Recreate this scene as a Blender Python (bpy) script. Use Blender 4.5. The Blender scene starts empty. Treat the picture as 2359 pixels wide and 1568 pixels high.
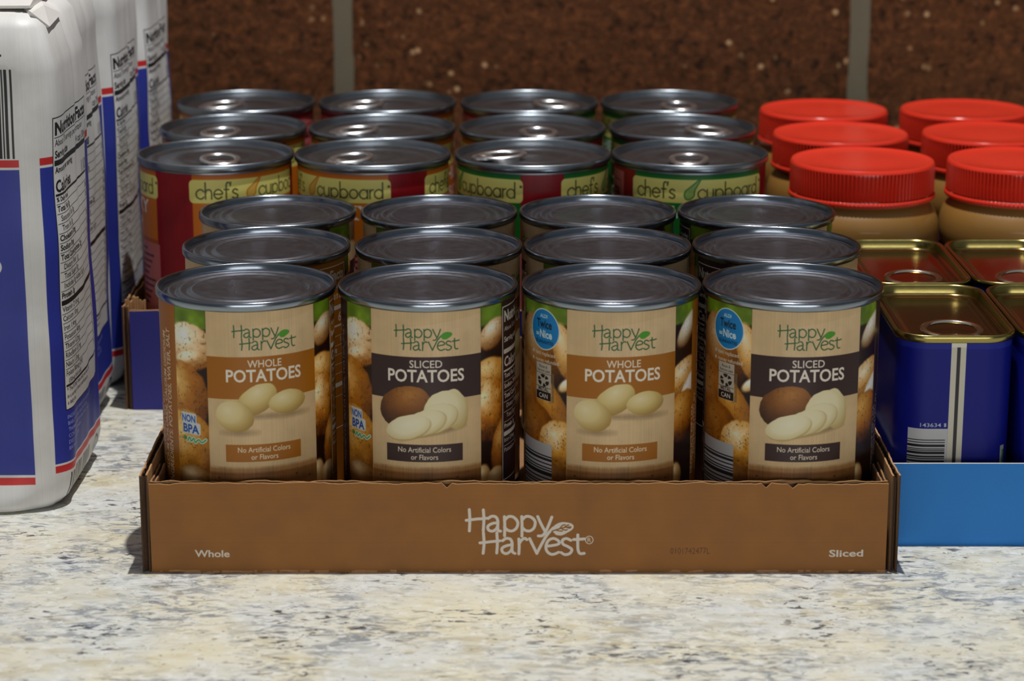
import bpy, bmesh, math, random
import numpy as np
from mathutils import Vector, Matrix, noise as mnoise

# ------------------------------------------------------------------ camera, world, lights, exposure
SC = bpy.context.scene
COL = SC.collection
PI = math.pi
CAM_H, CAM_PITCH, FPX = 0.3454, 14.705, 5479.1
cam_data = bpy.data.cameras.new('camera')
cam_data.sensor_fit = 'HORIZONTAL'
cam_data.sensor_width = 23.5
cam_data.lens = FPX / 2359.0 * 23.5
cam_data.clip_start = 0.02
cam_data.dof.use_dof = True
cam_data.dof.focus_distance = 1.05
cam_data.dof.aperture_fstop = 8.5
cam = bpy.data.objects.new('camera', cam_data)
cam.location = (0, 0, CAM_H)
cam.rotation_euler = (math.radians(90 - CAM_PITCH), 0, 0)
COL.objects.link(cam)
SC.camera = cam

world = bpy.data.worlds.new('world')
SC.world = world
world.use_nodes = True
world.node_tree.nodes['Background'].inputs[0].default_value = (0.9, 0.95, 1.0, 1)
_wt = world.node_tree
_tc, _sx, _ma = _wt.nodes.new('ShaderNodeTexCoord'), _wt.nodes.new('ShaderNodeSeparateXYZ'), _wt.nodes.new('ShaderNodeMapRange')
_wt.links.new(_tc.outputs['Generated'], _sx.inputs[0])
_wt.links.new(_sx.outputs['Z'], _ma.inputs['Value'])
for _k, _v in (('From Min', 0.0), ('From Max', 1.0), ('To Min', 0.08), ('To Max', 0.22)): _ma.inputs[_k].default_value = _v
_wt.links.new(_ma.outputs[0], _wt.nodes['Background'].inputs[1])   # dim room, paler towards the ceiling

def lamp(name, kind, loc, power, color, target=None, **kw):
    d = bpy.data.lights.new(name, kind)
    d.energy = power
    d.color = color
    for k, v in kw.items():
        setattr(d, k, v)
    o = bpy.data.objects.new(name, d)
    o.location = loc
    if target is not None:
        o.rotation_euler = (Vector(target) - Vector(loc)).to_track_quat('-Z', 'Y').to_euler()
    COL.objects.link(o)
    return o

# the ceiling downlight over the counter (throws the one crisp shadow) and the room's light from behind the camera
lamp('ceiling_downlight', 'POINT', (0.057, 1.02, 1.5), 84.0, (1.0, 0.98, 0.955), shadow_soft_size=0.014)
lamp('room_light', 'AREA', (0.3, -2.2, 0.27), 21.0, (1.0, 0.97, 0.93), target=(0.0, 1.1, 0.06),
     shape='RECTANGLE', size=2.4, size_y=0.7)

SC.view_settings.view_transform = 'Standard'
SC.view_settings.look = 'None'
SC.view_settings.gamma = 1.0
SC.view_settings.use_curve_mapping = False
SC.view_settings.exposure = 0.0
SC.cycles.use_denoising = True
SC.cycles.max_bounces = 10

# ------------------------------------------------------------------ scene helpers
def tag(o, label=None, cat=None, group=None, kind=None):
    if label: o['label'] = label
    if cat: o['category'] = cat
    if group: o['group'] = group
    if kind: o['kind'] = kind
    return o

def empty(name, loc, rz=0.0):
    o = bpy.data.objects.new(name, None)
    o.empty_display_size = 0.01
    o.location = loc
    o.rotation_euler = (0, 0, rz)
    COL.objects.link(o)
    return o

class MB:
    """collects vertices, faces, uvs and material slots into one mesh object"""
    def __init__(s):
        s.v, s.f, s.uv, s.m = [], [], [], []
    def face(s, idx, mat=0, uv=None):
        s.f.append(tuple(idx)); s.m.append(mat); s.uv.append(uv)
    def box(s, x0, x1, y0, y1, z0, z1, mat=0):
        b = len(s.v)
        s.v += [(x, y, z) for z in (z0, z1) for y in (y0, y1) for x in (x0, x1)]
        for q in ((0, 2, 3, 1), (4, 5, 7, 6), (0, 1, 5, 4), (2, 6, 7, 3), (0, 4, 6, 2), (1, 3, 7, 5)):
            s.face([b + i for i in q], mat)
    def rings(s, rings, mat=0, closed=True, uvs=None):
        """rings: lists of points of equal length; faces between neighbours. uvs: matching lists with one extra column"""
        n = len(rings[0]); b = len(s.v)
        for r in rings: s.v += [tuple(p) for p in r]
        for k in range(len(rings) - 1):
            for i in range(n if closed else n - 1):
                j = (i + 1) % n
                uv = None
                if uvs:
                    uv = [uvs[k][i], uvs[k][i + 1], uvs[k + 1][i + 1], uvs[k + 1][i]]
                s.face((b + k * n + i, b + k * n + j, b + (k + 1) * n + j, b + (k + 1) * n + i), mat, uv)
        return b
    def lathe(s, prof, seg=96, mat=0, cap0=False, cap1=False, uv=False, mod=None):
        """prof: (radius, z), listed bottom to top on the outside; u runs 0..1 round from the back, v over the profile"""
        rs, us = [], []
        z0, z1 = prof[0][1], prof[-1][1]
        for r, z in prof:
            ring = []
            for i in range(seg):
                t = 2 * PI * i / seg - PI
                rr = r * (mod(i) if mod else 1)
                ring.append((rr * math.sin(t), -rr * math.cos(t), z))
            rs.append(ring)
            if uv: us.append([(i / seg, (z - z0) / (z1 - z0)) for i in range(seg + 1)])
        b = s.rings(rs, mat, True, us if uv else None)
        if cap0: s.face([b + i for i in reversed(range(seg))], mat)
        if cap1: s.face([b + (len(prof) - 1) * seg + i for i in range(seg)], mat)
    def tube(s, pts, rad, seg=10, mat=0, closed=False, flat=1.0):
        P = [Vector(p) for p in pts]; n = len(P); rings = []
        for i in range(n):
            a = P[(i - 1) % n] if closed or i > 0 else P[i]
            c = P[(i + 1) % n] if closed or i < n - 1 else P[i]
            d = (c - a).normalized()
            side = d.cross(Vector((0, 0, 1)))
            side = side.normalized() if side.length > 1e-6 else Vector((1, 0, 0))
            up = side.cross(d)
            r = rad[i] if isinstance(rad, (list, tuple)) else rad
            rings.append([P[i] + side * (r * math.cos(2 * PI * k / seg)) + up * (r * flat * math.sin(2 * PI * k / seg)) for k in range(seg)])
        if closed: rings.append(rings[0])
        b = s.rings(rings, mat)
        if not closed:
            s.face([b + i for i in range(seg)], mat)
            s.face([b + (n - 1) * seg + i for i in reversed(range(seg))], mat)
    def build(s, name, mats, parent=None, smooth=True, weld=False, angle=40):
        me = bpy.data.meshes.new(name)
        me.from_pydata([tuple(p) for p in s.v], [], s.f)
        mats = mats if isinstance(mats, (list, tuple)) else [mats]
        for m in mats: me.materials.append(m)
        me.polygons.foreach_set('material_index', s.m)
        if any(u is not None for u in s.uv):
            L = me.uv_layers.new(name='map')
            flat = []
            for f, u in zip(s.f, s.uv):
                for k in range(len(f)):
                    flat += list(u[k]) if u is not None else [0.0, 0.0]
            L.data.foreach_set('uv', flat)
        bm = bmesh.new(); bm.from_mesh(me)
        if weld: bmesh.ops.remove_doubles(bm, verts=bm.verts, dist=1e-6)
        bmesh.ops.recalc_face_normals(bm, faces=bm.faces)
        for f in bm.faces: f.smooth = smooth
        if smooth:
            lim = math.radians(angle)
            for e in bm.edges:
                if len(e.link_faces) == 2 and e.calc_face_angle(0) > lim: e.smooth = False
        bm.to_mesh(me); bm.free()
        o = bpy.data.objects.new(name, me)
        COL.objects.link(o)
        if parent is not None: o.parent = parent
        return o

def copy_tree(o, parent=None):
    c = o.copy(); COL.objects.link(c)
    if parent is not None: c.parent = parent
    for ch in [x for x in o.children]:
        copy_tree(ch, c)
    return c

# ------------------------------------------------------------------ materials
def srgb(*c):
    c = [x / 255.0 for x in c]
    return tuple((x / 12.92 if x <= 0.04045 else ((x + 0.055) / 1.055) ** 2.4) for x in c) + (1.0,)

def mat(name, color=(0.5, 0.5, 0.5, 1), rough=0.5, metal=0.0, **kw):
    m = bpy.data.materials.new(name); m.use_nodes = True
    b = m.node_tree.nodes['Principled BSDF']
    b.inputs['Base Color'].default_value = color
    b.inputs['Roughness'].default_value = rough
    b.inputs['Metallic'].default_value = metal
    for k, v in kw.items():
        b.inputs[k.replace('_', ' ')].default_value = v
    return m

class NT:
    """small node helper"""
    def __init__(s, m):
        s.t = m.node_tree; s.b = s.t.nodes['Principled BSDF']
    def n(s, kind, **kw):
        x = s.t.nodes.new(kind)
        for k, v in kw.items():
            if k in x.inputs: x.inputs[k].default_value = v
            else: setattr(x, k, v)
        return x
    def l(s, a, b): s.t.links.new(a, b)
    def coords(s, scale=(1, 1, 1), rot=(0, 0, 0), out='Object'):
        c = s.n('ShaderNodeTexCoord'); m = s.n('ShaderNodeMapping')
        m.inputs['Scale'].default_value = scale; m.inputs['Rotation'].default_value = rot
        s.l(c.outputs[out], m.inputs['Vector']); return m.outputs[0]
    def noise(s, vec, scale, detail=4, rough=0.55, dist=0.0):
        x = s.n('ShaderNodeTexNoise', Scale=scale, Detail=detail, Roughness=rough, Distortion=dist)
        s.l(vec, x.inputs['Vector']); return x.outputs['Fac']
    def ramp(s, fac, stops, interp='LINEAR'):
        r = s.n('ShaderNodeValToRGB'); r.color_ramp.interpolation = interp
        e = r.color_ramp.elements
        while len(e) < len(stops): e.new(0.5)
        for k, (p, c) in enumerate(stops):
            e[k].position = p; e[k].color = c if len(c) == 4 else tuple(c) + (1,)
        s.l(fac, r.inputs[0]); return r.outputs[0]
    def mix(s, fac, a, b, mode='MIX'):
        x = s.n('ShaderNodeMix', data_type='RGBA', blend_type=mode)
        if isinstance(fac, (int, float)): x.inputs[0].default_value = fac
        else: s.l(fac, x.inputs[0])
        for i, v in ((6, a), (7, b)):
            if isinstance(v, tuple): x.inputs[i].default_value = v
            else: s.l(v, x.inputs[i])
        return x.outputs[2]
    def mul(s, a, b):
        x = s.n('ShaderNodeMath', operation='MULTIPLY')
        for i, v in enumerate((a, b)):
            if isinstance(v, (int, float)): x.inputs[i].default_value = v
            else: s.l(v, x.inputs[i])
        return x.outputs[0]
    def bump(s, h, strength, dist):
        b = s.n('ShaderNodeBump', Strength=strength, Distance=dist)
        s.l(h, b.inputs['Height']); s.l(b.outputs[0], s.b.inputs['Normal'])

W0, W1 = (0, 0, 0, 1), (1, 1, 1, 1)

def steel(name, color, rough, metal=1.0, bump=0.15):
    m = mat(name, color, rough, metal)
    t = NT(m); v = t.coords()
    n = t.noise(v, 260, 3)
    t.l(t.ramp(n, [(0.3, (rough * 0.92,) * 3), (0.75, (rough * 1.1,) * 3)]), t.b.inputs['Roughness'])
    t.bump(t.noise(v, 90, 2), bump, 0.0004)
    return m

M = {}
M['steel'] = steel('tin_steel', srgb(132, 140, 152), 0.33, bump=0.03)
M['rim'] = steel('seam_steel', srgb(140, 149, 160), 0.2, bump=0.02)
M['soup_steel'] = steel('soup_lid_steel', srgb(142, 150, 158), 0.32, bump=0.0)
M['tab'] = steel('tab_steel', srgb(215, 215, 215), 0.34, bump=0.03)
M['gold'] = steel('gold_lacquer', srgb(160, 148, 88), 0.24, bump=0.05)
M['goldpan'] = steel('gold_lacquer_panel', srgb(140, 118, 74), 0.2, bump=0.1)
M['ring'] = steel('ring_steel', srgb(225, 220, 205), 0.14, bump=0.03)

def fibre(name, col, dark, rough=0.85, scale=(1, 1, 1), amount=0.5):
    m = mat(name, srgb(*col), rough)
    t = NT(m); v = t.coords(scale)
    n = t.noise(v, 900, 3); n2 = t.noise(v, 60, 4)
    c = t.mix(t.mul(n, amount), srgb(*col), srgb(*dark))
    c = t.mix(t.mul(n2, amount * 0.6), c, srgb(*dark))
    t.l(c, t.b.inputs['Base Color']); t.bump(n, 0.25, 0.0003)
    return m
M['kraft'] = fibre('raw_kraft', (196, 150, 100), (120, 84, 50))
M['kraft_in'] = fibre('inner_kraft', (160, 118, 76), (104, 72, 44))
M['kraft_cut'] = fibre('cut_kraft', (96, 68, 44), (52, 36, 24), amount=0.9)
M['blueface'] = fibre('dark_blue_card', (34, 36, 140), (26, 26, 112), 0.55, amount=0.4)
M['skyface'] = fibre('sky_blue_card', (24, 128, 212), (20, 110, 192), 0.65, amount=0.35)
M['whitecard'] = fibre('white_card', (206, 204, 198), (170, 166, 158))

def plastic(name, col, rough=0.35, **kw):
    m = mat(name, srgb(*col), rough, **kw)
    t = NT(m); n = t.noise(t.coords(), 220, 3)
    t.l(t.mix(t.mul(n, 0.25), srgb(*col), srgb(*[int(x * 0.8) for x in col])), t.b.inputs['Base Color'])
    t.bump(n, 0.06, 0.0003)
    return m
M['red'] = plastic('red_lid_plastic', (224, 54, 36), 0.2)
M['peanut'] = plastic('peanut_butter_in_clear_jar', (142, 102, 44), 0.5, Coat_Weight=0.35, Coat_Roughness=0.06)
M['jarlabel'] = plastic('jar_paper', (70, 24, 34), 0.4)
M['paperwhite'] = plastic('white_paper', (214, 212, 208), 0.6)

def granite():
    m = mat('speckled_granite', rough=0.22)
    t = NT(m); v = t.coords()
    v2 = t.coords((1, 1, 1), (0, 0, 0.6)); vs = t.coords((0.55, 1.25, 1), (0, 0, 0.35))
    c = t.mix(t.ramp(t.noise(v, 22, 4), [(0.36, W0), (0.62, W1)]), srgb(224, 219, 196), srgb(216, 219, 215))
    tan = t.mul(t.ramp(t.noise(vs, 95, 6, 0.66, 0.6), [(0.49, W0), (0.62, W1)]), t.ramp(t.noise(v2, 13, 3), [(0.38, (0.2,) * 3), (0.62, W1)]))
    c = t.mix(t.mul(tan, 0.62), c, srgb(186, 172, 126))
    gm = t.ramp(t.noise(v2, 17, 4), [(0.44, (0.16,) * 3), (0.60, W1)])
    gr = t.mul(t.ramp(t.noise(vs, 150, 6, 0.7, 1.0), [(0.47, W0), (0.58, W1)]), gm)
    c = t.mix(t.mul(gr, 0.85), c, srgb(126, 133, 140))
    wh = t.ramp(t.noise(v2, 190, 4), [(0.56, W0), (0.66, W1)])
    c = t.mix(t.mul(wh, 0.6), c, srgb(232, 234, 230))
    sp = t.mul(t.ramp(t.noise(vs, 260, 5, 0.62, 0.7), [(0.552, W0), (0.605, W1)]), t.ramp(t.noise(v, 28, 3), [(0.47, (0.05,) * 3), (0.60, W1)]))
    c = t.mix(t.mul(sp, 0.92), c, srgb(58, 61, 70))
    br = t.ramp(t.noise(v2, 340, 3), [(0.63, W0), (0.69, W1)])
    c = t.mix(t.mul(br, 0.55), c, srgb(128, 106, 78))
    t.l(c, t.b.inputs['Base Color'])
    return m
M['granite'] = granite()

def wall_block():
    m = mat('brown_painted_block', rough=0.85, Specular_IOR_Level=0.15)
    t = NT(m); v = t.coords()
    c = t.mix(t.noise(v, 9, 5), srgb(92, 55, 30), srgb(68, 41, 24))
    c = t.mix(t.mul(t.ramp(t.noise(v, 150, 5, 0.72), [(0.48, W0), (0.64, W1)]), 0.5), c, srgb(136, 80, 46))
    c = t.mix(t.ramp(t.noise(v, 130, 4, 0.68), [(0.34, (0.8,) * 3), (0.47, W0)]), c, srgb(30, 17, 11))
    vo = t.n('ShaderNodeTexVoronoi', Scale=85.0); t.l(v, vo.inputs['Vector'])
    spk = t.mul(t.ramp(vo.outputs['Distance'], [(0.10, W1), (0.22, W0)]), t.ramp(t.noise(v, 30, 2), [(0.52, W0), (0.62, W1)]))
    c = t.mix(spk, c, srgb(190, 150, 110))
    t.l(c, t.b.inputs['Base Color'])
    t.bump(t.noise(v, 100, 6, 0.7), 1.0, 0.006)
    return m
M['block'] = wall_block()
M['mortar'] = fibre('grey_mortar', (112, 104, 86), (78, 70, 56), 0.9, amount=0.8)

# ------------------------------------------------------------------ printed artwork, painted into generated pixels
_rng = np.random.default_rng(7)
def fbm(h, w, cell, octaves=4, seed=1):
    r = np.random.default_rng(seed); out = np.zeros((h, w), np.float32); amp, tot = 1.0, 0.0
    for o in range(octaves):
        c = max(1.5, cell / 2 ** o)
        gh, gw = int(h / c) + 3, int(w / c) + 3
        g = r.random((gh, gw)).astype(np.float32)
        ys = np.arange(h) / c; xs = np.arange(w) / c
        yi = ys.astype(int); xi = xs.astype(int)
        fy = (ys - yi)[:, None]; fx = (xs - xi)[None, :]
        fy = fy * fy * (3 - 2 * fy); fx = fx * fx * (3 - 2 * fx)
        a = g[yi][:, xi]; b = g[yi][:, xi + 1]; cc = g[yi + 1][:, xi]; d = g[yi + 1][:, xi + 1]
        out += amp * ((a * (1 - fx) + b * fx) * (1 - fy) + (cc * (1 - fx) + d * fx) * fy)
        tot += amp; amp *= 0.5
    return out / tot

_tri_cache = {}
def text_tris(s, bold):
    key = (s, bold)
    if key not in _tri_cache:
        cu = bpy.data.curves.new('lettering', 'FONT'); cu.body = s; cu.size = 1.0; cu.offset = bold; cu.resolution_u = 3
        o = bpy.data.objects.new('lettering', cu); COL.objects.link(o)
        dg = bpy.context.evaluated_depsgraph_get(); dg.update()
        e = o.evaluated_get(dg); me = e.to_mesh(); me.calc_loop_triangles()
        co = np.empty(len(me.vertices) * 3, np.float32); me.vertices.foreach_get('co', co)
        tr = np.empty(len(me.loop_triangles) * 3, np.int32); me.loop_triangles.foreach_get('vertices', tr)
        T = co.reshape(-1, 3)[:, :2][tr.reshape(-1, 3)].copy()
        e.to_mesh_clear(); bpy.data.objects.remove(o); bpy.data.curves.remove(cu)
        _tri_cache[key] = T
    return _tri_cache[key]

class Art:
    """a sheet of print, in millimetres, y down"""
    def __init__(s, w, h, ppm, col):
        s.w, s.h, s.p = w, h, ppm
        s.W, s.H = int(round(w * ppm)), int(round(h * ppm))
        s.a = np.empty((s.H, s.W, 3), np.float32); s.a[:] = np.array(col, np.float32) / 255
    def win(s, x0, y0, x1, y1):
        X0, Y0 = max(0, int(math.floor(x0 * s.p))), max(0, int(math.floor(y0 * s.p)))
        X1, Y1 = min(s.W, int(math.ceil(x1 * s.p))), min(s.H, int(math.ceil(y1 * s.p)))
        if X1 <= X0 or Y1 <= Y0: return None
        xs = (np.arange(X0, X1) + 0.5) / s.p; ys = (np.arange(Y0, Y1) + 0.5) / s.p
        return X0, Y0, X1, Y1, xs[None, :], ys[:, None]
    def blend(s, w, al, col):
        X0, Y0, X1, Y1 = w[:4]
        al = np.clip(al, 0, 1)[..., None]
        c = np.asarray(col, np.float32)
        if c.ndim == 1: c = c / 255
        s.a[Y0:Y1, X0:X1] = s.a[Y0:Y1, X0:X1] * (1 - al) + c * al
    def rect(s, x0, y0, x1, y1, col, al=1.0, r=0.0, soft=0.0):
        w = s.win(x0 - soft, y0 - soft, x1 + soft, y1 + soft)
        if not w: return
        cx, cy = (x0 + x1) / 2, (y0 + y1) / 2
        dx = np.abs(w[4] - cx) - (x1 - x0) / 2 + r; dy = np.abs(w[5] - cy) - (y1 - y0) / 2 + r
        d = np.hypot(np.maximum(dx, 0), np.maximum(dy, 0)) + np.minimum(np.maximum(dx, dy), 0) - r
        k = max(soft, 1.0 / s.p)
        s.blend(w, al * np.clip(0.5 - d / k, 0, 1), col)
    def ell(s, cx, cy, rx, ry, col, rot=0.0, al=1.0, soft=0.0, clip=None):
        R = max(rx, ry) * 1.05 + soft
        b = [cx - R, cy - R, cx + R, cy + R]
        if clip: b = [max(b[0], clip[0]), max(b[1], clip[1]), min(b[2], clip[2]), min(b[3], clip[3])]
        w = s.win(*b)
        if not w: return
        c, n = math.cos(math.radians(rot)), math.sin(math.radians(rot))
        X, Y = w[4] - cx, w[5] - cy
        q = np.hypot((X * c + Y * n) / rx, (-X * n + Y * c) / ry)
        k = max(soft, 1.0 / s.p)
        s.blend(w, al * np.clip(0.5 + (1 - q) * min(rx, ry) / k, 0, 1), col)
    def spud(s, cx, cy, rx, ry, rot, light, mid, dark, spots=0.0, seed=1, clip=None, hx=-0.25, hy=-0.45, soft=0.25, power=1.0):
        """a printed picture of a potato: an ellipse tinted from light to dark round a bright point"""
        R = max(rx, ry) * 1.06 + soft
        b = [cx - R, cy - R, cx + R, cy + R]
        if clip: b = [max(b[0], clip[0]), max(b[1], clip[1]), min(b[2], clip[2]), min(b[3], clip[3])]
        w = s.win(*b)
        if not w: return
        c, n = math.cos(math.radians(rot)), math.sin(math.radians(rot))
        X, Y = w[4] - cx, w[5] - cy
        U, V = (X * c + Y * n) / rx, (-X * n + Y * c) / ry
        f = fbm(w[3] - w[1], w[2] - w[0], 3.2 * s.p, 4, seed)
        q = np.hypot(U, V) * (1 + (f - 0.5) * 0.10)
        hxx, hyy = hx * c + hy * n, -hx * n + hy * c
        g = np.clip(np.hypot(U - hxx, V - hyy) / 1.45, 0, 1) ** power
        g = np.clip(g + (f - 0.5) * 0.45 * spots, 0, 1)[..., None]
        L, D, K = [np.array(x, np.float32) / 255 for x in (light, mid, dark)]
        colr = np.where(g < 0.5, L + (D - L) * g * 2, D + (K - D) * (g - 0.5) * 2)
        if spots:
            f2 = fbm(w[3] - w[1], w[2] - w[0], 1.0 * s.p, 2, seed + 50)
            colr = colr * (1 - 0.35 * spots * np.clip((f2 - 0.68) * 8, 0, 1))[..., None]
        s.blend(w, np.clip(0.5 + (1 - q) * min(rx, ry) / max(soft, 1.0 / s.p), 0, 1), colr)
    def poly(s, pts, col, al=1.0):
        P = np.array(pts, np.float32)
        w = s.win(P[:, 0].min(), P[:, 1].min(), P[:, 0].max(), P[:, 1].max())
        if not w: return
        ins = np.zeros((w[3] - w[1], w[2] - w[0]), bool)
        for i in range(len(P)):
            (xa, ya), (xb, yb) = P[i], P[(i + 1) % len(P)]
            if ya == yb: continue
            ins ^= ((ya > w[5]) != (yb > w[5])) & (w[4] < (xb - xa) * (w[5] - ya) / (yb - ya) + xa)
        s.blend(w, al * ins.astype(np.float32), col)
    def stroke(s, pts, width, col, al=1.0, smooth=True):
        if smooth and len(pts) > 2: pts = spline(pts)
        P = np.array(pts, np.float32); h = width / 2
        w = s.win(P[:, 0].min() - h - .2, P[:, 1].min() - h - .2, P[:, 0].max() + h + .2, P[:, 1].max() + h + .2)
        if not w: return
        d = np.full((w[3] - w[1], w[2] - w[0]), 1e9, np.float32)
        for (xa, ya), (xb, yb) in zip(P[:-1], P[1:]):
            ux, uy = xb - xa, yb - ya; L = ux * ux + uy * uy + 1e-9
            t = np.clip(((w[4] - xa) * ux + (w[5] - ya) * uy) / L, 0, 1)
            d = np.minimum(d, np.hypot(w[4] - xa - t * ux, w[5] - ya - t * uy))
        s.blend(w, al * np.clip(0.5 + (h - d) * s.p, 0, 1), col)
    def text(s, txt, x, y, cap, col, bold=0.0, align='C', width=None, al=1.0, rot=0, ss=3, slant=0.0):
        """cap height in mm, baseline at y; width squeezes the line to that many mm; rot 90 reads upwards"""
        T = text_tris(txt, bold)
        if not len(T): return
        T = T.astype(np.float64).copy()
        k = cap / 0.70
        x0, x1 = T[..., 0].min(), T[..., 0].max()
        sx = k if width is None else width / (x1 - x0)
        X = (T[..., 0] - x0) * sx + slant * T[..., 1] * k; Y = -T[..., 1] * k
        tw = (x1 - x0) * sx
        X -= {'C': tw / 2, 'L': 0, 'R': tw}[align]
        if rot == 90: X, Y = Y, -X
        if rot == -90: X, Y = -Y, X
        X += x; Y += y
        w = s.win(X.min() - .1, Y.min() - .1, X.max() + .1, Y.max() + .1)
        if not w: return
        Wd, Hd = (w[2] - w[0]) * ss, (w[3] - w[1]) * ss
        buf = np.zeros((Hd, Wd), bool)
        PX = X * s.p * ss - w[0] * ss; PY = Y * s.p * ss - w[1] * ss
        for (xa, xb, xc), (ya, yb, yc) in zip(PX, PY):
            ax, bx = max(0, int(min(xa, xb, xc))), min(Wd, int(max(xa, xb, xc)) + 2)
            ay, by = max(0, int(min(ya, yb, yc))), min(Hd, int(max(ya, yb, yc)) + 2)
            if bx <= ax or by <= ay: continue
            gx = np.arange(ax, bx)[None, :] + 0.5; gy = np.arange(ay, by)[:, None] + 0.5
            e0 = (xb - xa) * (gy - ya) - (yb - ya) * (gx - xa)
            e1 = (xc - xb) * (gy - yb) - (yc - yb) * (gx - xb)
            e2 = (xa - xc) * (gy - yc) - (ya - yc) * (gx - xc)
            buf[ay:by, ax:bx] |= ((e0 >= 0) & (e1 >= 0) & (e2 >= 0)) | ((e0 <= 0) & (e1 <= 0) & (e2 <= 0))
        cov = buf.reshape(w[3] - w[1], ss, w[2] - w[0], ss).mean((1, 3)).astype(np.float32)
        s.blend(w, al * cov, col)
    def grain(s, x0, y0, x1, y1, sx, sy, amt, seed=3):
        w = s.win(x0, y0, x1, y1)
        f = fbm(w[3] - w[1], w[2] - w[0], 6 * s.p, 4, seed)
        r = np.random.default_rng(seed)
        n = r.random((1, w[2] - w[0])).astype(np.float32)
        for _ in range(2): n = (n + np.roll(n, 1, 1)) / 2
        s.a[w[1]:w[3], w[0]:w[2]] *= (1 + (f - 0.5) * amt + (n - 0.5) * amt * 0.8)[..., None]
    def image(s, name):
        im = bpy.data.images.new(name, s.W, s.H)
        px = np.ones((s.H, s.W, 4), np.float32)
        px[..., :3] = np.clip(s.a, 0, 1)[::-1]
        im.pixels.foreach_set(px.ravel()); im.update()
        return im

def spline(pts, n=8):
    P = [np.array(p, float) for p in pts]; out = []
    for i in range(len(P) - 1):
        a, b, c, d = P[max(i - 1, 0)], P[i], P[i + 1], P[min(i + 2, len(P) - 1)]
        for k in range(n):
            t = k / n
            out.append(0.5 * (2 * b + (c - a) * t + (2 * a - 5 * b + 4 * c - d) * t * t + (3 * b - a - 3 * c + d) * t ** 3))
    out.append(P[-1]); return out

def print_mat(name, art, rough=0.4, **kw):
    m = mat(name, rough=rough, **kw)
    t = NT(m)
    im = t.n('ShaderNodeTexImage'); im.image = art.image(name); im.interpolation = 'Cubic'
    uvn = t.n('ShaderNodeUVMap'); uvn.uv_map = 'map'
    t.l(uvn.outputs[0], im.inputs[0])
    t.l(im.outputs[0], t.b.inputs['Base Color'])
    return m

# hand-lettered two-line script of the potato brand, as pen strokes
LOGO = [[(205, 420), (209, 500), (205, 590)], [(180, 505), (260, 496), (345, 488)], [(318, 420), (322, 500), (317, 588)],
        [(357, 490), (385, 472), (418, 478), (434, 510), (433, 565), (440, 588), (456, 592)],
        [(433, 525), (390, 530), (355, 552), (360, 582), (390, 592), (420, 575), (433, 550)],
        [(487, 475), (490, 550), (488, 630)], [(488, 505), (520, 475), (562, 480), (594, 520), (585, 565), (552, 590), (515, 585), (488, 560)],
        [(626, 475), (629, 550), (628, 632)], [(627, 505), (660, 475), (702, 480), (734, 516), (725, 565), (692, 590), (655, 585), (628, 560)],
        [(755, 475), (780, 530), (812, 590)], [(868, 478), (840, 550), (815, 602), (790, 628), (760, 630)],
        [(318, 605), (323, 690), (315, 770)], [(290, 686), (370, 678), (450, 670)], [(426, 605), (430, 690), (425, 768)],
        [(472, 670), (500, 651), (534, 657), (549, 690), (548, 742), (556, 766), (572, 772)],
        [(548, 703), (505, 709), (468, 731), (473, 762), (502, 773), (535, 756), (548, 730)],
        [(603, 655), (606, 715), (603, 775)], [(605, 695), (625, 664), (650, 650), (668, 660)],
        [(690, 652), (715, 705), (748, 772)], [(748, 772), (790, 690), (830, 622), (880, 565)],
        [(826, 712), (880, 706), (926, 694), (920, 668), (882, 650), (842, 666), (822, 712), (832, 755), (872, 779), (925, 764)],
        [(1022, 664), (985, 650), (955, 665), (960, 696), (1000, 715), (1030, 738), (1016, 768), (978, 780), (945, 766)],
        [(1078, 620), (1078, 700), (1082, 745), (1098, 770), (1130, 768)], [(1045, 657), (1088, 655), (1132, 652)]]
LEAF = [(862, 585), (890, 545), (935, 522), (985, 520), (1030, 532), (1045, 555), (1030, 580), (995, 602), (950, 625), (905, 622), (885, 604)]
VEINS = [[(870, 592), (920, 575), (975, 560), (1022, 556)], [(930, 572), (955, 545), (975, 540)], [(965, 563), (990, 545), (1005, 541)],
         [(900, 582), (935, 590), (955, 588)], [(945, 570), (975, 582), (992, 578)], [(985, 558), (1005, 566), (1018, 564)]]
def logo(art, cx, cy, kx, ky, pen, col, leaf, vein=None):
    q = lambda p: ((p[0] - 655) * kx + cx, (p[1] - 600) * ky + cy)
    for st in LOGO: art.stroke([q(p) for p in st], pen, col)
    art.poly([q(p) for p in spline(LEAF + [LEAF[0]])], leaf)
    if vein is not None:
        for st in VEINS: art.stroke([q(p) for p in st], pen * 0.42, vein)
    else:
        art.stroke([q((875, 592)), q((950, 570)), q((1020, 555))], pen * 0.5, (70, 150, 60))

def bars(art, x0, y0, x1, y1, seed, dark=(20, 20, 22), light=(222, 222, 224), vertical=True, unit=0.5):
    art.rect(x0, y0, x1, y1, light)
    r = random.Random(seed); p = x0 if vertical else y0; e = x1 if vertical else y1
    while p < e:
        w = unit * r.choice((1, 1, 2, 3)); g = unit * r.choice((1, 1, 2, 2))
        if vertical: art.rect(p, y0, min(p + w, e), y1, dark)
        else: art.rect(x0, p, x1, min(p + w, e), dark)
        p += w + g

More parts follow.
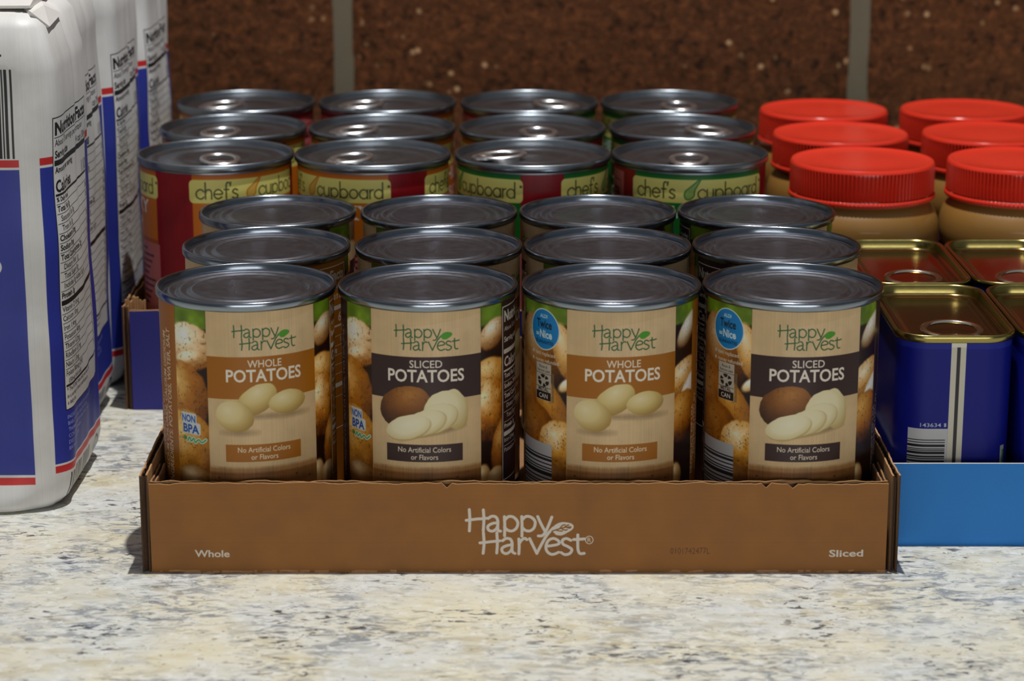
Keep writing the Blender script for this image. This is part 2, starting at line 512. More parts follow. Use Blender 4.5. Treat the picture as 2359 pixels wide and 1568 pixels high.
def facts(art, x0, y0, x1, y1, fg, bg, lines, head, frame=0.5, lead=(0.75, 1.35)):
    """a nutrition panel: (text, cap height, bold, rule above it in mm)"""
    art.rect(x0, y0, x1, y1, fg); art.rect(x0 + frame, y0 + frame, x1 - frame, y1 - frame, bg)
    y = y0 + frame + head * 1.35
    art.text('Nutrition Facts', x0 + 1.6, y, head, fg, 0.04, 'L', width=(x1 - x0) - 3.2)
    for txt, cap, bold, rule, right in lines:
        y += cap * lead[0]
        if rule: art.rect(x0 + 1.2, y, x1 - 1.2, y + rule, fg); y += rule
        y += cap * lead[1]
        if y > y1: break
        art.text(txt, x0 + 1.6 + (2.0 if txt.startswith(' ') else 0), y, cap, fg, 0.03 if bold else 0.008, 'L', ss=2)
        if right: art.text(right, x1 - 1.6, y, cap, fg, 0.02 if bold else 0.004, 'R', ss=2)

# ------------------------------------------------------------------ potato can label
CANR, CANH = 0.0381, 0.1127
LABR = 0.0369
LW, LH = 2 * PI * LABR * 1000, 104.5
A0 = -64.5
def deg(a): return (a - A0) / 360.0 * LW      # a runs from A0 to A0 + 360
CREAM = (205, 176, 132)
THEME = {'whole': (158, 96, 16), 'sliced': (50, 29, 29)}
GREEN = (104, 130, 38)

def front_panel_art(A, cx, kind):
    th = THEME[kind]; hw = 24.45
    x0, x1 = cx - hw, cx + hw
    A.rect(x0, 0, x1, LH, CREAM)
    A.poly([(x0 + 13, 8), (x1, 3.0), (x1, 20), (x0 + 13, 20)], (214, 186, 146), 0.55)
    A.grain(x0, 0, x1, LH, 1, 1, 0.10, 11)
    logo(A, cx + 0.2, 11.9, 0.0280, 0.0300, 0.52, (48, 92, 52), (74, 148, 40))
    A.rect(cx + 13.6, 13.0, cx + 14.3, 13.7, (60, 100, 60), 0.8, 0.3)
    A.rect(x0, 20.1, x1, 38.3, th)
    A.text('WHOLE' if kind == 'whole' else 'SLICED', cx, 24.7, 3.2, (222, 214, 200), 0.012, width=14.4 if kind == 'whole' else 13.6)
    A.text('POTATOES', cx, 30.8, 5.2, (226, 218, 204), 0.022, width=32.4)
    clip = (x0, 0, x1, LH)
    if kind == 'whole':
        L, D, K = (226, 212, 168), (208, 186, 122), (160, 128, 60)
        for (sx, sy, rx, ry) in ((-11, 53.0, 6.5, 1.2), (10.5, 46.2, 8, 1.3), (-3, 46.0, 6, 1.0)):
            A.ell(cx + sx, sy, rx, ry, (120, 96, 66), 0, 0.55, 2.0, clip)
        A.spud(cx - 3.4, 38.6, 9.2, 5.9, -32, L, D, K, 0, 1, clip, -0.1, -0.5)
        A.spud(cx + 9.6, 40.6, 8.4, 5.1, -4, L, D, K, 0, 2, clip, -0.3, -0.4)
        A.spud(cx - 13.0, 45.9, 8.2, 6.7, 16, L, (212, 192, 134), K, 0, 3, clip, -0.35, -0.35)
    else:
        A.ell(cx + 2, 52.6, 13, 1.5, (110, 86, 62), -9, 0.7, 1.6, clip)
        A.spud(cx - 9.0, 41.8, 11.4, 8.9, -22, (176, 118, 54), (128, 76, 26), (62, 34, 14), 0.35, 5, clip, 0.15, -0.6)
        L, D, K = (228, 220, 188), (220, 208, 164), (172, 146, 84)
        A.spud(cx + 12.2, 43.2, 5.6, 9.0, -12, L, D, K, 0, 6, clip, -0.2, -0.3)
        A.spud(cx + 7.6, 43.2, 9.0, 8.2, -30, L, (224, 214, 174), (190, 168, 112), 0, 7, clip, -0.1, -0.2)
        A.ell(cx + 4.6, 47.2, 9.3, 6.2, (176, 152, 92), -22, 0.6, 0.4, clip)
        A.spud(cx + 4.0, 46.8, 9.2, 6.0, -22, L, (224, 214, 174), (190, 168, 112), 0, 8, clip, 0.0, -0.2)
        A.ell(cx - 0.6, 49.2, 9.6, 5.4, (176, 152, 92), -20, 0.6, 0.4, clip)
        A.spud(cx - 1.2, 48.8, 9.5, 5.2, -20, L, (224, 214, 174), (190, 168, 112), 0, 9, clip, 0.0, -0.2)
        A.ell(cx - 7.4, 51.2, 9.8, 5.2, (176, 152, 92), -17, 0.7, 0.4, clip)
        A.spud(cx - 7.8, 50.6, 9.7, 5.1, -17, (230, 224, 196), (226, 217, 180), (200, 180, 124), 0, 10, clip, 0.0, -0.2)
    A.rect(cx - 17.2, 58.2, cx + 15.4, 65.8, th)
    A.text('No Artificial Colors', cx - 0.9, 61.6, 2.25, (222, 210, 188), 0.012, width=22.4, ss=4)
    A.text('or Flavors', cx - 0.9, 64.8, 2.25, (222, 210, 188), 0.012, width=11.4, ss=4)
    # a ridge of potato under the panel
    A.rect(x0, 68.4, x1, LH, (150, 104, 56), 0.8, 0, 1.6)
    A.rect(x0, 70.6, x1, LH, (112, 70, 32), 0.75, 0, 1.0)
    A.grain(x0, 68, x1, LH, 1, 1, 0.25, 17)
    for k in range(7):
        A.ell(x0 + 4 + k * 6.7, 73 + (k * 37 % 5), 0.5, 0.4, (60, 36, 20), 0, 0.8, 0.3, clip)

BR_L, BR_M, BR_D = (232, 206, 158), (176, 118, 44), (74, 42, 16)
def photo_strip(A, a, b, spuds, seed, green=7.5):
    x0, x1 = deg(a), deg(b); clip = (x0, 0, x1, LH)
    A.rect(x0, 0, x1, LH, (48, 30, 18))
    A.rect(x0, -2, x1, green, GREEN, 1, 0, 1.2)
    w = A.win(x0, 0, x1, green)
    f = fbm(w[3] - w[1], w[2] - w[0], 5 * A.p, 2, seed)
    A.a[w[1]:w[3], w[0]:w[2]] *= (0.75 + 0.5 * f)[..., None]
    for (u, y, rx, ry, rot, l, m, d, sp) in spuds:
        A.spud(x0 + u * (x1 - x0), y, rx, ry, rot, l, m, d, sp, int(seed + y), clip, soft=1.0)
    w = A.win(x0, 0, x1, LH); q = A.a[w[1]:w[3], w[0]:w[2]]
    g = q.mean(2, keepdims=True); q[:] = np.clip((g + (q - g) * 0.9 - 0.42) * 1.25 + 0.42, 0.02, 0.95)      # the hard contrast of the printed photograph

def potato_label(kind):
    A = Art(LW, LH, 9, CREAM); th = THEME[kind]
    G = (BR_L, BR_M, BR_D)
    # narrow photo strip with the lining mark
    photo_strip(A, -64.5, -37.75, [
        (0.5, 17, 13, 10, 10, (246, 236, 220), (216, 186, 144), (150, 96, 40), 0.8),
        (0.45, 22, 8, 3, -15, (240, 228, 206), (226, 200, 160), (170, 116, 56), 0.6),
        (0.15, 41, 15, 17, 20, (226, 190, 120), (168, 108, 34), (104, 62, 20), 0.6),
        (0.30, 62, 15, 17, 10, (224, 190, 120), (188, 132, 50), (112, 68, 24), 0.8),
        (0.55, 76, 10, 7, 0, (206, 180, 140), (130, 92, 50), (80, 50, 24), 0.4),
        (0.55, 92, 12, 12, 0, *G, 0.4)], 21, 9)
    bx = deg(-60.0)
    A.rect(bx - 0.4, 46.2, bx + 8.2, 51.0, (200, 206, 206), 1, 1.0, 0.4)
    A.rect(bx + 0.2, 50.2, bx + 10.2, 55.5, (200, 206, 206), 1, 1.0, 0.4)
    A.text('NON', bx, 50.2, 3.0, (30, 86, 170), 0.03, 'L', width=7.6)
    A.text('BPA', bx + 0.6, 54.9, 3.6, (26, 76, 160), 0.03, 'L', width=8.8)
    A.stroke([(bx + 3, 58.6), (bx + 4.2, 57.0), (bx + 5, 58.6), (bx + 6.4, 57.2), (bx + 7.2, 58.8), (bx + 9, 57.4), (bx + 10.6, 58.4), (bx + 12.6, 57.0)], 1.5, (196, 208, 200))
    A.stroke([(bx + 3, 58.6), (bx + 4.2, 57.0), (bx + 5, 58.6), (bx + 6.4, 57.2), (bx + 7.2, 58.8), (bx + 9, 57.4), (bx + 10.6, 58.4), (bx + 12.6, 57.0)], 0.6, (60, 160, 84))
    A.ell(bx + 1.6, 57.4, 1.1, 0.8, (50, 140, 60), 30)
    front_panel_art(A, deg(0), kind)
    edge = [(0.55, 13, 9, 6, -28, (236, 226, 206), (196, 160, 112), (120, 70, 28), 0.4),
            (0.45, 31, 12, 8, 4, (236, 206, 150), (196, 140, 60), (130, 78, 24), 0.5),
            (0.40, 46, 13, 14, -8, (240, 220, 176), (182, 116, 36), (76, 42, 14), 0.7),
            (1.0, 64, 7, 13, 12, (214, 160, 84), (150, 92, 26), (80, 46, 16), 0.5),
            (0.1, 75.5, 4, 6, 0, (216, 196, 150), (176, 140, 90), (130, 90, 50), 0.0),
            (0.7, 77, 6, 5, 0, (206, 184, 140), (170, 134, 84), (120, 84, 44), 0.0)]
    photo_strip(A, 37.75, 57.75, edge, 33, 9)
    edge2 = [(0.7, 12, 10, 5, -40, (226, 226, 222), (190, 176, 150), (110, 70, 34), 0.3),
             (0.5, 33, 13, 8, -22, (224, 210, 182), (196, 146, 76), (120, 72, 24), 0.6),
             (0.75, 40, 11, 5, -50, (222, 226, 226), (200, 190, 170), (150, 100, 44), 0.2),
             (0.45, 50, 13, 11, -20, (206, 160, 84), (164, 104, 32), (66, 36, 14), 0.6),
             (0.1, 75.5, 4, 6, 0, (216, 196, 150), (176, 140, 90), (130, 90, 50), 0.0)]
    photo_strip(A, 243.5, 264.5, edge2, 35, 9)
    # nutrition panel
    A.rect(deg(57.75), 0, deg(119.75), LH, th)
    white = (206, 200, 190)
    ln = [('About 3.5 servings per container', 2.0, 0, 0.0, ''), ('Serving size', 2.3, 1, 0.0, '2/3 cup'), ('Calories', 4.2, 1, 2.0, '60'),
          ('Total Fat 0g', 2.0, 1, 0.9, '0%'), ('Sodium 290mg', 2.0, 1, 0.25, '13%'), ('Total Carbohydrate 13g', 2.0, 1, 0.25, '5%'),
          (' Dietary Fiber 2g', 2.0, 0, 0.25, '7%'), (' Total Sugars 0g', 2.0, 0, 0.25, ''), ('Protein 1g', 2.0, 1, 0.25, ''),
          ('Iron 0.4mg', 2.0, 0, 2.0, '2%'), ('Potassium 190mg', 2.0, 0, 0.25, '4%')]
    facts(A, deg(58.6), 3.0, deg(118.6), 80, white, th, ln, 4.6)
    # wide photo strip with the round seal, the recycling mark and the bar code
    photo_strip(A, 119.75, 168.0, [
        (0.45, 22, 17, 17, 0, (206, 180, 140), (150, 100, 44), (70, 42, 20), 0.4),
        (0.97, 20, 6, 13, -18, (232, 214, 180), (206, 160, 90), (150, 96, 36), 0.4),
        (0.10, 45, 15, 18, 0, (204, 164, 104), (160, 104, 42), (92, 54, 20), 0.7),
        (0.72, 45, 8, 13, -30, (212, 164, 86), (180, 122, 44), (120, 74, 26), 0.5),
        (0.98, 34, 4.5, 2.2, -40, (236, 232, 222), (220, 200, 160), (180, 140, 80), 0.0),
        (0.35, 58, 16, 14, 10, (180, 124, 52), (146, 90, 28), (70, 40, 14), 0.7),
        (0.88, 62, 12, 12, -25, (236, 224, 196), (194, 138, 52), (100, 62, 20), 0.9),
        (0.55, 76, 14, 8, 0, (180, 140, 90), (140, 98, 54), (90, 58, 30), 0.3),
        (0.6, 94, 18, 12, 0, *G, 0.4)], 47, 8)
    c = deg(148.2)
    A.ell(c, 11.6, 9.0, 9.0, (206, 212, 214)); A.ell(c, 11.6, 8.5, 8.5, (20, 126, 194))
    A.text('ALDI', c - 0.2, 6.6, 1.5, (190, 216, 226), 0.03)
    A.text('Twice', c, 11.0, 3.6, (16, 36, 58), 0.025, width=9.6)
    A.text('as', c - 4.3, 14.6, 1.9, (196, 220, 228), 0.03, width=2.2)
    A.text('Nice', c + 1.1, 15.2, 3.3, (206, 224, 230), 0.03, width=7.6)
    A.text('GUARANTEE', c, 17.8, 1.4, (16, 40, 64), 0.02, width=11.4)
    for k, tx in enumerate(('item replaced', 'money refunded')):
        A.ell(c - 7.6, 22.2 + k * 3, 0.8, 0.8, (190, 182, 170)); A.text(tx, c - 6.0, 23.0 + k * 3, 1.7, (196, 188, 176), 0.02, 'L', width=12.6 + 2 * k)
    x0, x1 = deg(140.2), deg(155.2)
    A.rect(x0, 26.4, x1, 42.6, (176, 170, 158)); A.rect(x0 + .2, 38.8, x1 - .2, 42.4, (24, 22, 22))
    A.text('Rinse &', (x0 + x1) / 2, 28.5, 1.2, (50, 46, 42)); A.text('Remove Label', (x0 + x1) / 2, 30.2, 1.2, (50, 46, 42), width=8)
    A.rect(x0, 30.8, x1, 31.0, (60, 56, 50)); A.rect(x0, 36.6 + 0.2, x1, 37.0, (60, 56, 50))
    ccx, ccy = (x0 + x1) / 2, 34.0
    for k in range(3):
        for (r0, r1) in ((-62, -10), (-2, 34)):
            pts = []
            for (rr, aa) in ((2.9, r0), (3.0, (r0 + r1) / 2), (2.9, r1), (1.4, r1 - 4), (1.5, r0 + 6)):
                t = math.radians(aa + 120 * k - 60); pts.append((ccx + rr * 1.25 * math.cos(t), ccy + rr * 0.92 * math.sin(t)))
            A.poly(pts, (26, 24, 24))
    A.text('METAL', ccx, 38.5, 1.5, (40, 36, 34), 0.02); A.text('CAN', ccx, 41.6, 1.9, (206, 200, 190), 0.02)
    A.rect(x1 + .3, 30, x1 + 1.7, 42.8, (120, 100, 70), 0.7)
    bars(A, deg(120.5), 62.0, deg(156.0), 100, 5, (46, 46, 50), (184, 186, 190), False, 0.55)
    A.rect(deg(120.5), 61.6, deg(156.0), 66.5, (184, 186, 190))
    A.text('05498', deg(126), 60.6, 1.5, (150, 130, 100), 0.01)
    front_panel_art(A, deg(205.75), kind)
    # strip of small upright type
    A.rect(deg(264.5), 0, deg(295.5), LH, th)
    A.rect(deg(265.4), 2, deg(265.8), LH - 2, (150, 120, 90))
    r = random.Random(3)
    ink = (214, 190, 160) if kind == 'whole' else (132, 120, 116)
    A.text('INGREDIENTS: POTATOES, WATER, SALT', deg(288), 80, 3.3, ink, 0.02, 'L', width=68, rot=90)
    A.text('CALCIUM CHLORIDE, CALCIUM DISODIUM', deg(281), 78, 3.0, ink, 0.02, 'L', width=64, rot=90)
    A.text('DISTRIBUTED BY:', deg(274.5), 70, 2.6, ink, 0.015, 'L', rot=90); A.text('PRODUCT OF USA', deg(269.5), 78, 2.6, ink, 0.015, 'L', rot=90)
    bars(A, deg(284), 84, deg(295.5), 104, 9, (70, 70, 72), (190, 192, 194), False, 0.6)
    return A

# ------------------------------------------------------------------ soup can label
SOUPR, SOUPH = 0.0405, 0.1259
SLABR = 0.0392
SW, SH = 2 * PI * SLABR * 1000, 116.4
def sdeg(a): return (a + 180.0) / 360.0 * SW
CUP = {'c': [[(.9, .2), (.7, .03), (.45, 0), (.12, .18), (0, .5), (.12, .82), (.45, 1), (.7, .97), (.9, .8)]],
       'h': [[(0, -.75), (0, 1)], [(0, .45), (.12, .1), (.4, 0), (.65, .12), (.72, .45), (.72, 1)]],
       'e': [[(.02, .48), (.95, .48), (.85, .15), (.5, 0), (.12, .18), (0, .5), (.12, .82), (.5, 1), (.9, .8)]],
       'f': [[(.6, -.7), (.42, -.75), (.28, -.55), (.25, -.1), (.25, 1)], [(0, .02), (.55, .02)]],
       "'": [[(.12, -.75), (.05, -.4)]],
       's': [[(.6, .14), (.35, 0), (.08, .14), (.08, .36), (.35, .5), (.6, .66), (.58, .9), (.3, 1), (0, .88)]],
       'u': [[(0, 0), (0, .6), (.12, .92), (.4, 1), (.65, .88), (.75, .6), (.75, 0)], [(.75, 0), (.75, 1)]],
       'p': [[(0, 0), (0, 1.6)], [(0, .5), (.12, .14), (.5, 0), (.85, .18), (.97, .5), (.85, .82), (.5, 1), (.12, .86), (0, .5)]],
       'b': [[(0, -.75), (0, 1)], [(0, .5), (.12, .14), (.5, 0), (.85, .18), (.97, .5), (.85, .82), (.5, 1), (.12, .86), (0, .5)]],
       'o': [[(.5, 0), (.15, .15), (0, .5), (.15, .85), (.5, 1), (.85, .85), (1, .5), (.85, .15), (.5, 0)]],
       'a': [[(.97, 0), (.97, 1)], [(.97, .5), (.85, .14), (.5, 0), (.12, .18), (0, .5), (.12, .82), (.5, 1), (.85, .86), (.97, .5)]],
       'r': [[(0, 0), (0, 1)], [(0, .4), (.12, .1), (.4, 0)]],
       'd': [[(.97, -.75), (.97, 1)], [(.97, .5), (.85, .14), (.5, 0), (.12, .18), (0, .5), (.12, .82), (.5, 1), (.85, .86), (.97, .5)]]}
ADV = {'c': 1.1, 'h': 1.0, 'e': 1.18, 'f': .68, "'": .3, 's': .8, 'u': 1.05, 'p': 1.25, 'b': 1.22, 'o': 1.22, 'a': 1.25, 'r': .55, 'd': 1.1}
def cup_word(A, word, x, y, k, col, pen):
    for ch in word:
        for st in CUP[ch]: A.stroke([(x + p[0] * k * .92, y + p[1] * k) for p in st], pen, col)
        x += ADV[ch] * k * .92
    return x

def soup_label(kind):
    red = (134, 14, 24)
    main, dark = ((196, 106, 18), (150, 70, 10)) if kind == 'orange' else ((24, 112, 40), (12, 72, 26))
    A = Art(SW, SH, 6, red)
    A.grain(0, 0, SW, SH, 1, 1, 0.12, 5)
    for c in (0.0, 141.8):
        cx = sdeg(c); hw = 113 / 2 / 360 * SW
        A.rect(cx - hw + 1.6, 0, cx + hw - 1.2, 39, main)
        A.rect(cx - hw + 1.6, 0, cx + hw - 1.2, 2.2, dark, 0.6, 0, 2.0)
        A.rect(cx - hw + 1.6, 36.8, cx + hw - 1.2, 39, dark, 0.8, 0, 1.0)
        A.rect(cx - hw + 1.6, 39, cx + hw - 1.2, SH, (120, 62, 34) if kind == 'orange' else (40, 70, 34))
        f = [(-22, 60, 14, 9), (2, 54, 15, 10), (23, 62, 14, 10), (-10, 78, 17, 9), (14, 82, 16, 10), (-24, 98, 13, 9), (5, 102, 18, 9)]
        for k, (dx, y, rx, ry) in enumerate(f):
            l = [(228, 190, 110), (206, 110, 40), (190, 60, 30), (214, 170, 90), (120, 140, 50)][k % 5]
            A.spud(cx + dx, y, rx, ry, k * 23, l, tuple(int(v * .7) for v in l), tuple(int(v * .35) for v in l), .5, k, (cx - hw + 1.6, 39, cx + hw - 1.2, SH), soft=.6)
        A.rect(cx - hw, 3.4, cx + hw, 15.4, (222, 214, 120), 1, 2.4)
        ink = (74, 76, 40)
        xe = cup_word(A, "chef's", cx - 35, 8.4, 4.7, ink, 0.78)
        A.poly([(p[0] + cx - 5.4, p[1]) for p in ((-4.0, 11.6), (-3.6, 9.4), (-1.6, 7.8), (3.2, 3.4), (5.0, 3.4), (2.2, 8.6), (1.6, 11.4), (-.4, 13.6), (-2.8, 13.6))], main, 0.4)
        A.stroke([(cx -9.0, 11), (cx -8.2, 13.2), (cx -6.0, 13.4), (cx -4.0, 11.4), (cx -3.6, 8.6), (cx -0.8, 3.6)], 0.6, main, .9)
        A.stroke([(cx -9.0, 11), (cx -8.4, 9.2), (cx -6.8, 7.8), (cx -1.8, 3.6)], 0.6, main, .9)
        cup_word(A, 'cupboard', cx - 2.0, 8.4, 4.6, ink, 0.72)
        A.ell(cx + 37.6, 7.0, .7, .7, ink)
        if kind == 'orange': A.text('CHUNKY', cx + 4, 23.8, 7.0, (226, 220, 206), 0.03, width=52)
        else: A.text('HEALTHY', cx - 2, 23.0, 6.0, (206, 216, 206), 0.03, width=52)
        A.text('SOUP', cx + 4, 33, 5.6, (226, 220, 206), 0.02, width=30)
    # nutrition panel on pink
    x0, x1 = sdeg(-160.0), sdeg(-64.0)
    A.rect(x0 + 3, 3, x1 - 3, SH - 4, (186, 92, 92))
    ln = [('About 2 servings per container', 2.4, 0, 0, ''), ('Serving size', 2.8, 1, 0, '1 cup'), ('Calories', 5.0, 1, 2, '120'), ('Total Fat', 2.4, 1, .9, '5%'),
          (' Saturated Fat', 2.4, 0, .25, '4%'), ('Cholesterol', 2.4, 1, .25, '5%'), ('Sodium', 2.4, 1, .25, '34%'), ('Total Carbohydrate', 2.4, 1, .25, '6%'), ('Protein', 2.4, 1, .25, '')]
    facts(A, x0 + 6, 8, x1 - 6, 96, (60, 20, 24), (190, 98, 98), ln, 5.4)
    A.rect(sdeg(26), 39, sdeg(56.5), 78, (186, 104, 100))
    for k in range(10): A.rect(sdeg(28), 42 + 3.2 * k, sdeg(28) + 7 + (k * 7 % 9), 43.2 + 3.2 * k, (90, 36, 40))
    return A

# ------------------------------------------------------------------ flour bag, meat can and tray print
BAG_A, BAG_B, BAG_R, BAG_H = 0.070, 0.047, 0.015, 0.222
BAG_P = 2 * (2 * BAG_A - 2 * BAG_R) + 2 * (2 * BAG_B - 2 * BAG_R) + 2 * PI * BAG_R
def bag_art():
    W = BAG_P * 1000; H = BAG_H * 1000
    A = Art(W, H, 6, (208, 208, 206))
    blue, red, ink = (40, 52, 146), (190, 38, 40), (26, 26, 30)
    zt = lambda z: H - z
    for off in (0, W / 2):
        S = lambda s: off + 2 * (BAG_A - BAG_R) * 1000 + s      # s = 0 where the corner starts to turn
        # front
        A.rect(S(-108), zt(160), S(0), zt(156.8), red); A.rect(S(-108), zt(155.7), S(0), zt(17.6), blue); A.rect(S(-108), zt(16.4), S(0), zt(13.2), red)
        bars(A, S(-62), zt(199), S(-1.6), zt(160.6), 8, ink, (208, 208, 206), True, 0.62)
        A.text('g.', S(-5.5), zt(205), 5.0, ink, 0.03, 'R')
        A.ell(S(-13.6), zt(113), 4.0, 4.0, (214, 214, 212))
        # side
        A.rect(S(9.2), zt(160.2), S(90), zt(157), red); A.rect(S(9.2), zt(155.8), S(90), zt(21.4), blue); A.rect(S(9.2), zt(20.4), S(90), zt(17.2), red)
        ln = [('About 75 servings per container', 2.9, 0, 0.3, ''), ('Serving size', 3.2, 1, 0, '1/4 cup (30g)'), ('Amount per serving', 2.6, 1, 2.4, ''), ('Calories', 5.2, 1, 0, '110'),
              ('% Daily Value*', 2.0, 1, 1.0, ''), ('Total Fat 0g', 2.5, 1, .25, '0%'), (' Saturated Fat 0g', 2.5, 0, .25, '0%'), (' Trans Fat 0g', 2.5, 0, .25, ''), ('Cholesterol 0mg', 2.5, 1, .25, '0%'),
              ('Sodium 0mg', 2.5, 1, .25, '0%'), ('Total Carbohydrate 23g', 2.5, 1, .25, '8%'), (' Dietary Fiber 1g', 2.5, 0, .25, '3%'), (' Total Sugars 0g', 2.5, 0, .25, ''), (' Includes 0g Added Sugars', 2.5, 0, .25, '0%'),
              ('Protein 3g', 2.5, 1, .25, ''), ('Vitamin D 0mcg', 2.4, 0, 2.2, '0%'), ('Calcium 10mg', 2.4, 0, .25, '0%'), ('Iron 1.4mg', 2.4, 0, .25, '8%'), ('Potassium 40mg', 2.4, 0, .25, '0%'),
              ('Thiamin 0.2mg', 2.4, 0, .25, '15%'), ('Riboflavin 0.1mg', 2.4, 0, .25, '10%'), ('Niacin 1.3mg', 2.4, 0, .25, '8%'), ('Folate 80mcg DFE', 2.4, 0, .25, '20%'), (' (50mcg folic acid)', 2.0, 0, 0, ''),
              ('* The % Daily Value tells you how much', 1.8, 0, 1.0, ''), ('in a serving of food contributes to', 1.8, 0, 0, ''), ('a daily diet.', 1.8, 0, 0, '')]
        facts(A, S(16.2), zt(177), S(81), zt(45), ink, (208, 208, 206), ln, 5.4, 0.45, (0.40, 1.24))
        for k, tx in enumerate(('INGREDIENTS: WHEAT FLOUR, MALTED', 'BARLEY FLOUR, NIACIN, IRON,', 'THIAMIN, RIBOFLAVIN, FOLIC ACID.', 'CONTAINS: WHEAT', 'DIST. & SOLD BY:', 'BATAVIA')):
            A.text(tx, S(17), zt(41 - 2.9 * k), 1.8, (150, 158, 206), 0.01, 'L', ss=2)
        bars(A, S(18), zt(15.6), S(62), zt(-2), 12, ink, (208, 208, 206), True, 0.5)
        A.ell(S(78), zt(8.6), 7, 7, (60, 70, 110)); A.ell(S(78), zt(8.6), 5.6, 5.6, (208, 208, 206)); A.text('FSC', S(78), zt(7), 3.6, (60, 70, 110), 0.02)
    A.grain(0, 0, W, H, 1, 1, 0.05, 31)
    return A

MEAT_A, MEAT_B, MEAT_R, MEAT_H = 0.0250, 0.0470, 0.0135, 0.0900
MEAT_P = 4 * (MEAT_A - MEAT_R) + 4 * (MEAT_B - MEAT_R) + 2 * PI * MEAT_R
def meat_art():
    W, H = MEAT_P * 1000, MEAT_H * 1000
    blue = (16, 24, 124)
    A = Art(W, H, 8, blue)
    z = lambda v: H - v
    f = W / 2                                   # middle of the narrow front
    A.rect(0, 0, W, 6.2, (30, 40, 140))
    A.rect(f - 3.2, 3.0, f + 3.2, H, (206, 202, 186)); A.rect(f - 0.75, 3.0, f + 0.75, H, (56, 54, 60)); A.rect(f - 3.2, 3, f + 3.2, 5.4, (222, 220, 210))
    A.rect(f - 20.5, z(48.5), f - 3.2, z(2), (190, 192, 196))
    y = 43.6
    r = random.Random(4)
    while y > 4:
        h = 0.36 * r.choice((1, 1, 2, 3)); A.rect(f - 20.5, z(y), f - 4.2, z(y - h), (28, 28, 34)); y -= h + 0.36 * r.choice((1, 2, 2))
    A.text('143634', f - 10.6, z(49.3), 1.7, (190, 194, 206), 0.015, width=9.0)
    A.rect(f - 4.9, z(51), f - 3.9, z(49.3), (170, 176, 196))
    A.rect(f + 21.2, z(40), f + 24, z(2), (150, 156, 150)); A.rect(f + 22.6, z(38), f + 24, z(2), (70, 110, 60))
    return A

TRAY_X0, TRAY_X1, TRAY_Y, TRAY_Z = -0.1502, 0.1557, 0.9352, 0.0388
def tray_art():
    W, H = (TRAY_X1 - TRAY_X0) * 1000, TRAY_Z * 1000
    base = (143, 92, 36)
    A = Art(W, H, 9, base)
    f = fbm(A.H, A.W, 90, 5, 4); A.a *= (0.93 + 0.14 * f)[..., None]
    r = np.random.default_rng(2); n = r.random((A.H, 1)).astype(np.float32); A.a *= (0.98 + 0.04 * n)[..., None]
    white = (214, 206, 196)
    kx, ky = 0.0516, 0.0546
    logo(A, 131.2 + (655 - 180) * kx, 21.1, kx, ky, 1.25, white, white, base)
    A.ell(182.3, 24.4, 1.75, 1.85, white); A.ell(182.3, 24.4, 1.4, 1.5, base); A.text('R', 182.3, 25.3, 1.9, white, 0.01)
    A.text('Whole', 25.4, 31.9, 2.95, white, 0.024, width=14.6)
    A.text('Sliced', 289.3, 31.9, 2.95, white, 0.024, width=14.2)
    for k in range(1):
        A.text('0101742477L', 224.3, 30.6, 2.7, (74, 42, 22), 0.0, width=16.4, al=0.85)
    for k in range(60):   # scuffed bottom fold
        q = r.random(3); x = q[0] * W; A.rect(x, H - 0.5 - 0.6 * q[1], x + 1 + 5 * q[2], H, (188, 136, 92), 0.85, 0, 0.3)
    for k in range(26):   # breaks between the ink-jet dots
        A.rect(216 + k * .66, 27.4, 216.14 + k * .66, 31, base, 0.6)
    return A

# ------------------------------------------------------------------ the setting
def box_obj(name, x0, x1, y0, y1, z0, z1, m, bevel=0.0):
    mb = MB(); mb.box(x0, x1, y0, y1, z0, z1)
    o = mb.build(name, m, smooth=False)
    if bevel:
        b = o.modifiers.new('bevel', 'BEVEL'); b.width = bevel; b.segments = 3
    return o

WALL_Y = 1.62
ct = box_obj('countertop', -1.5, 1.5, 0.42, WALL_Y, -0.03, 0.0, M['granite'], 0.004)
tag(ct, 'cream and grey speckled granite countertop carrying all the groceries', 'countertop')

tag(box_obj('floor', -2.0, 2.0, -3.2, WALL_Y, -0.95, -0.9, fibre('floor_boards', (120, 96, 72), (90, 70, 52), 0.6)), 'wooden floor below the counter', 'floor', kind='structure')

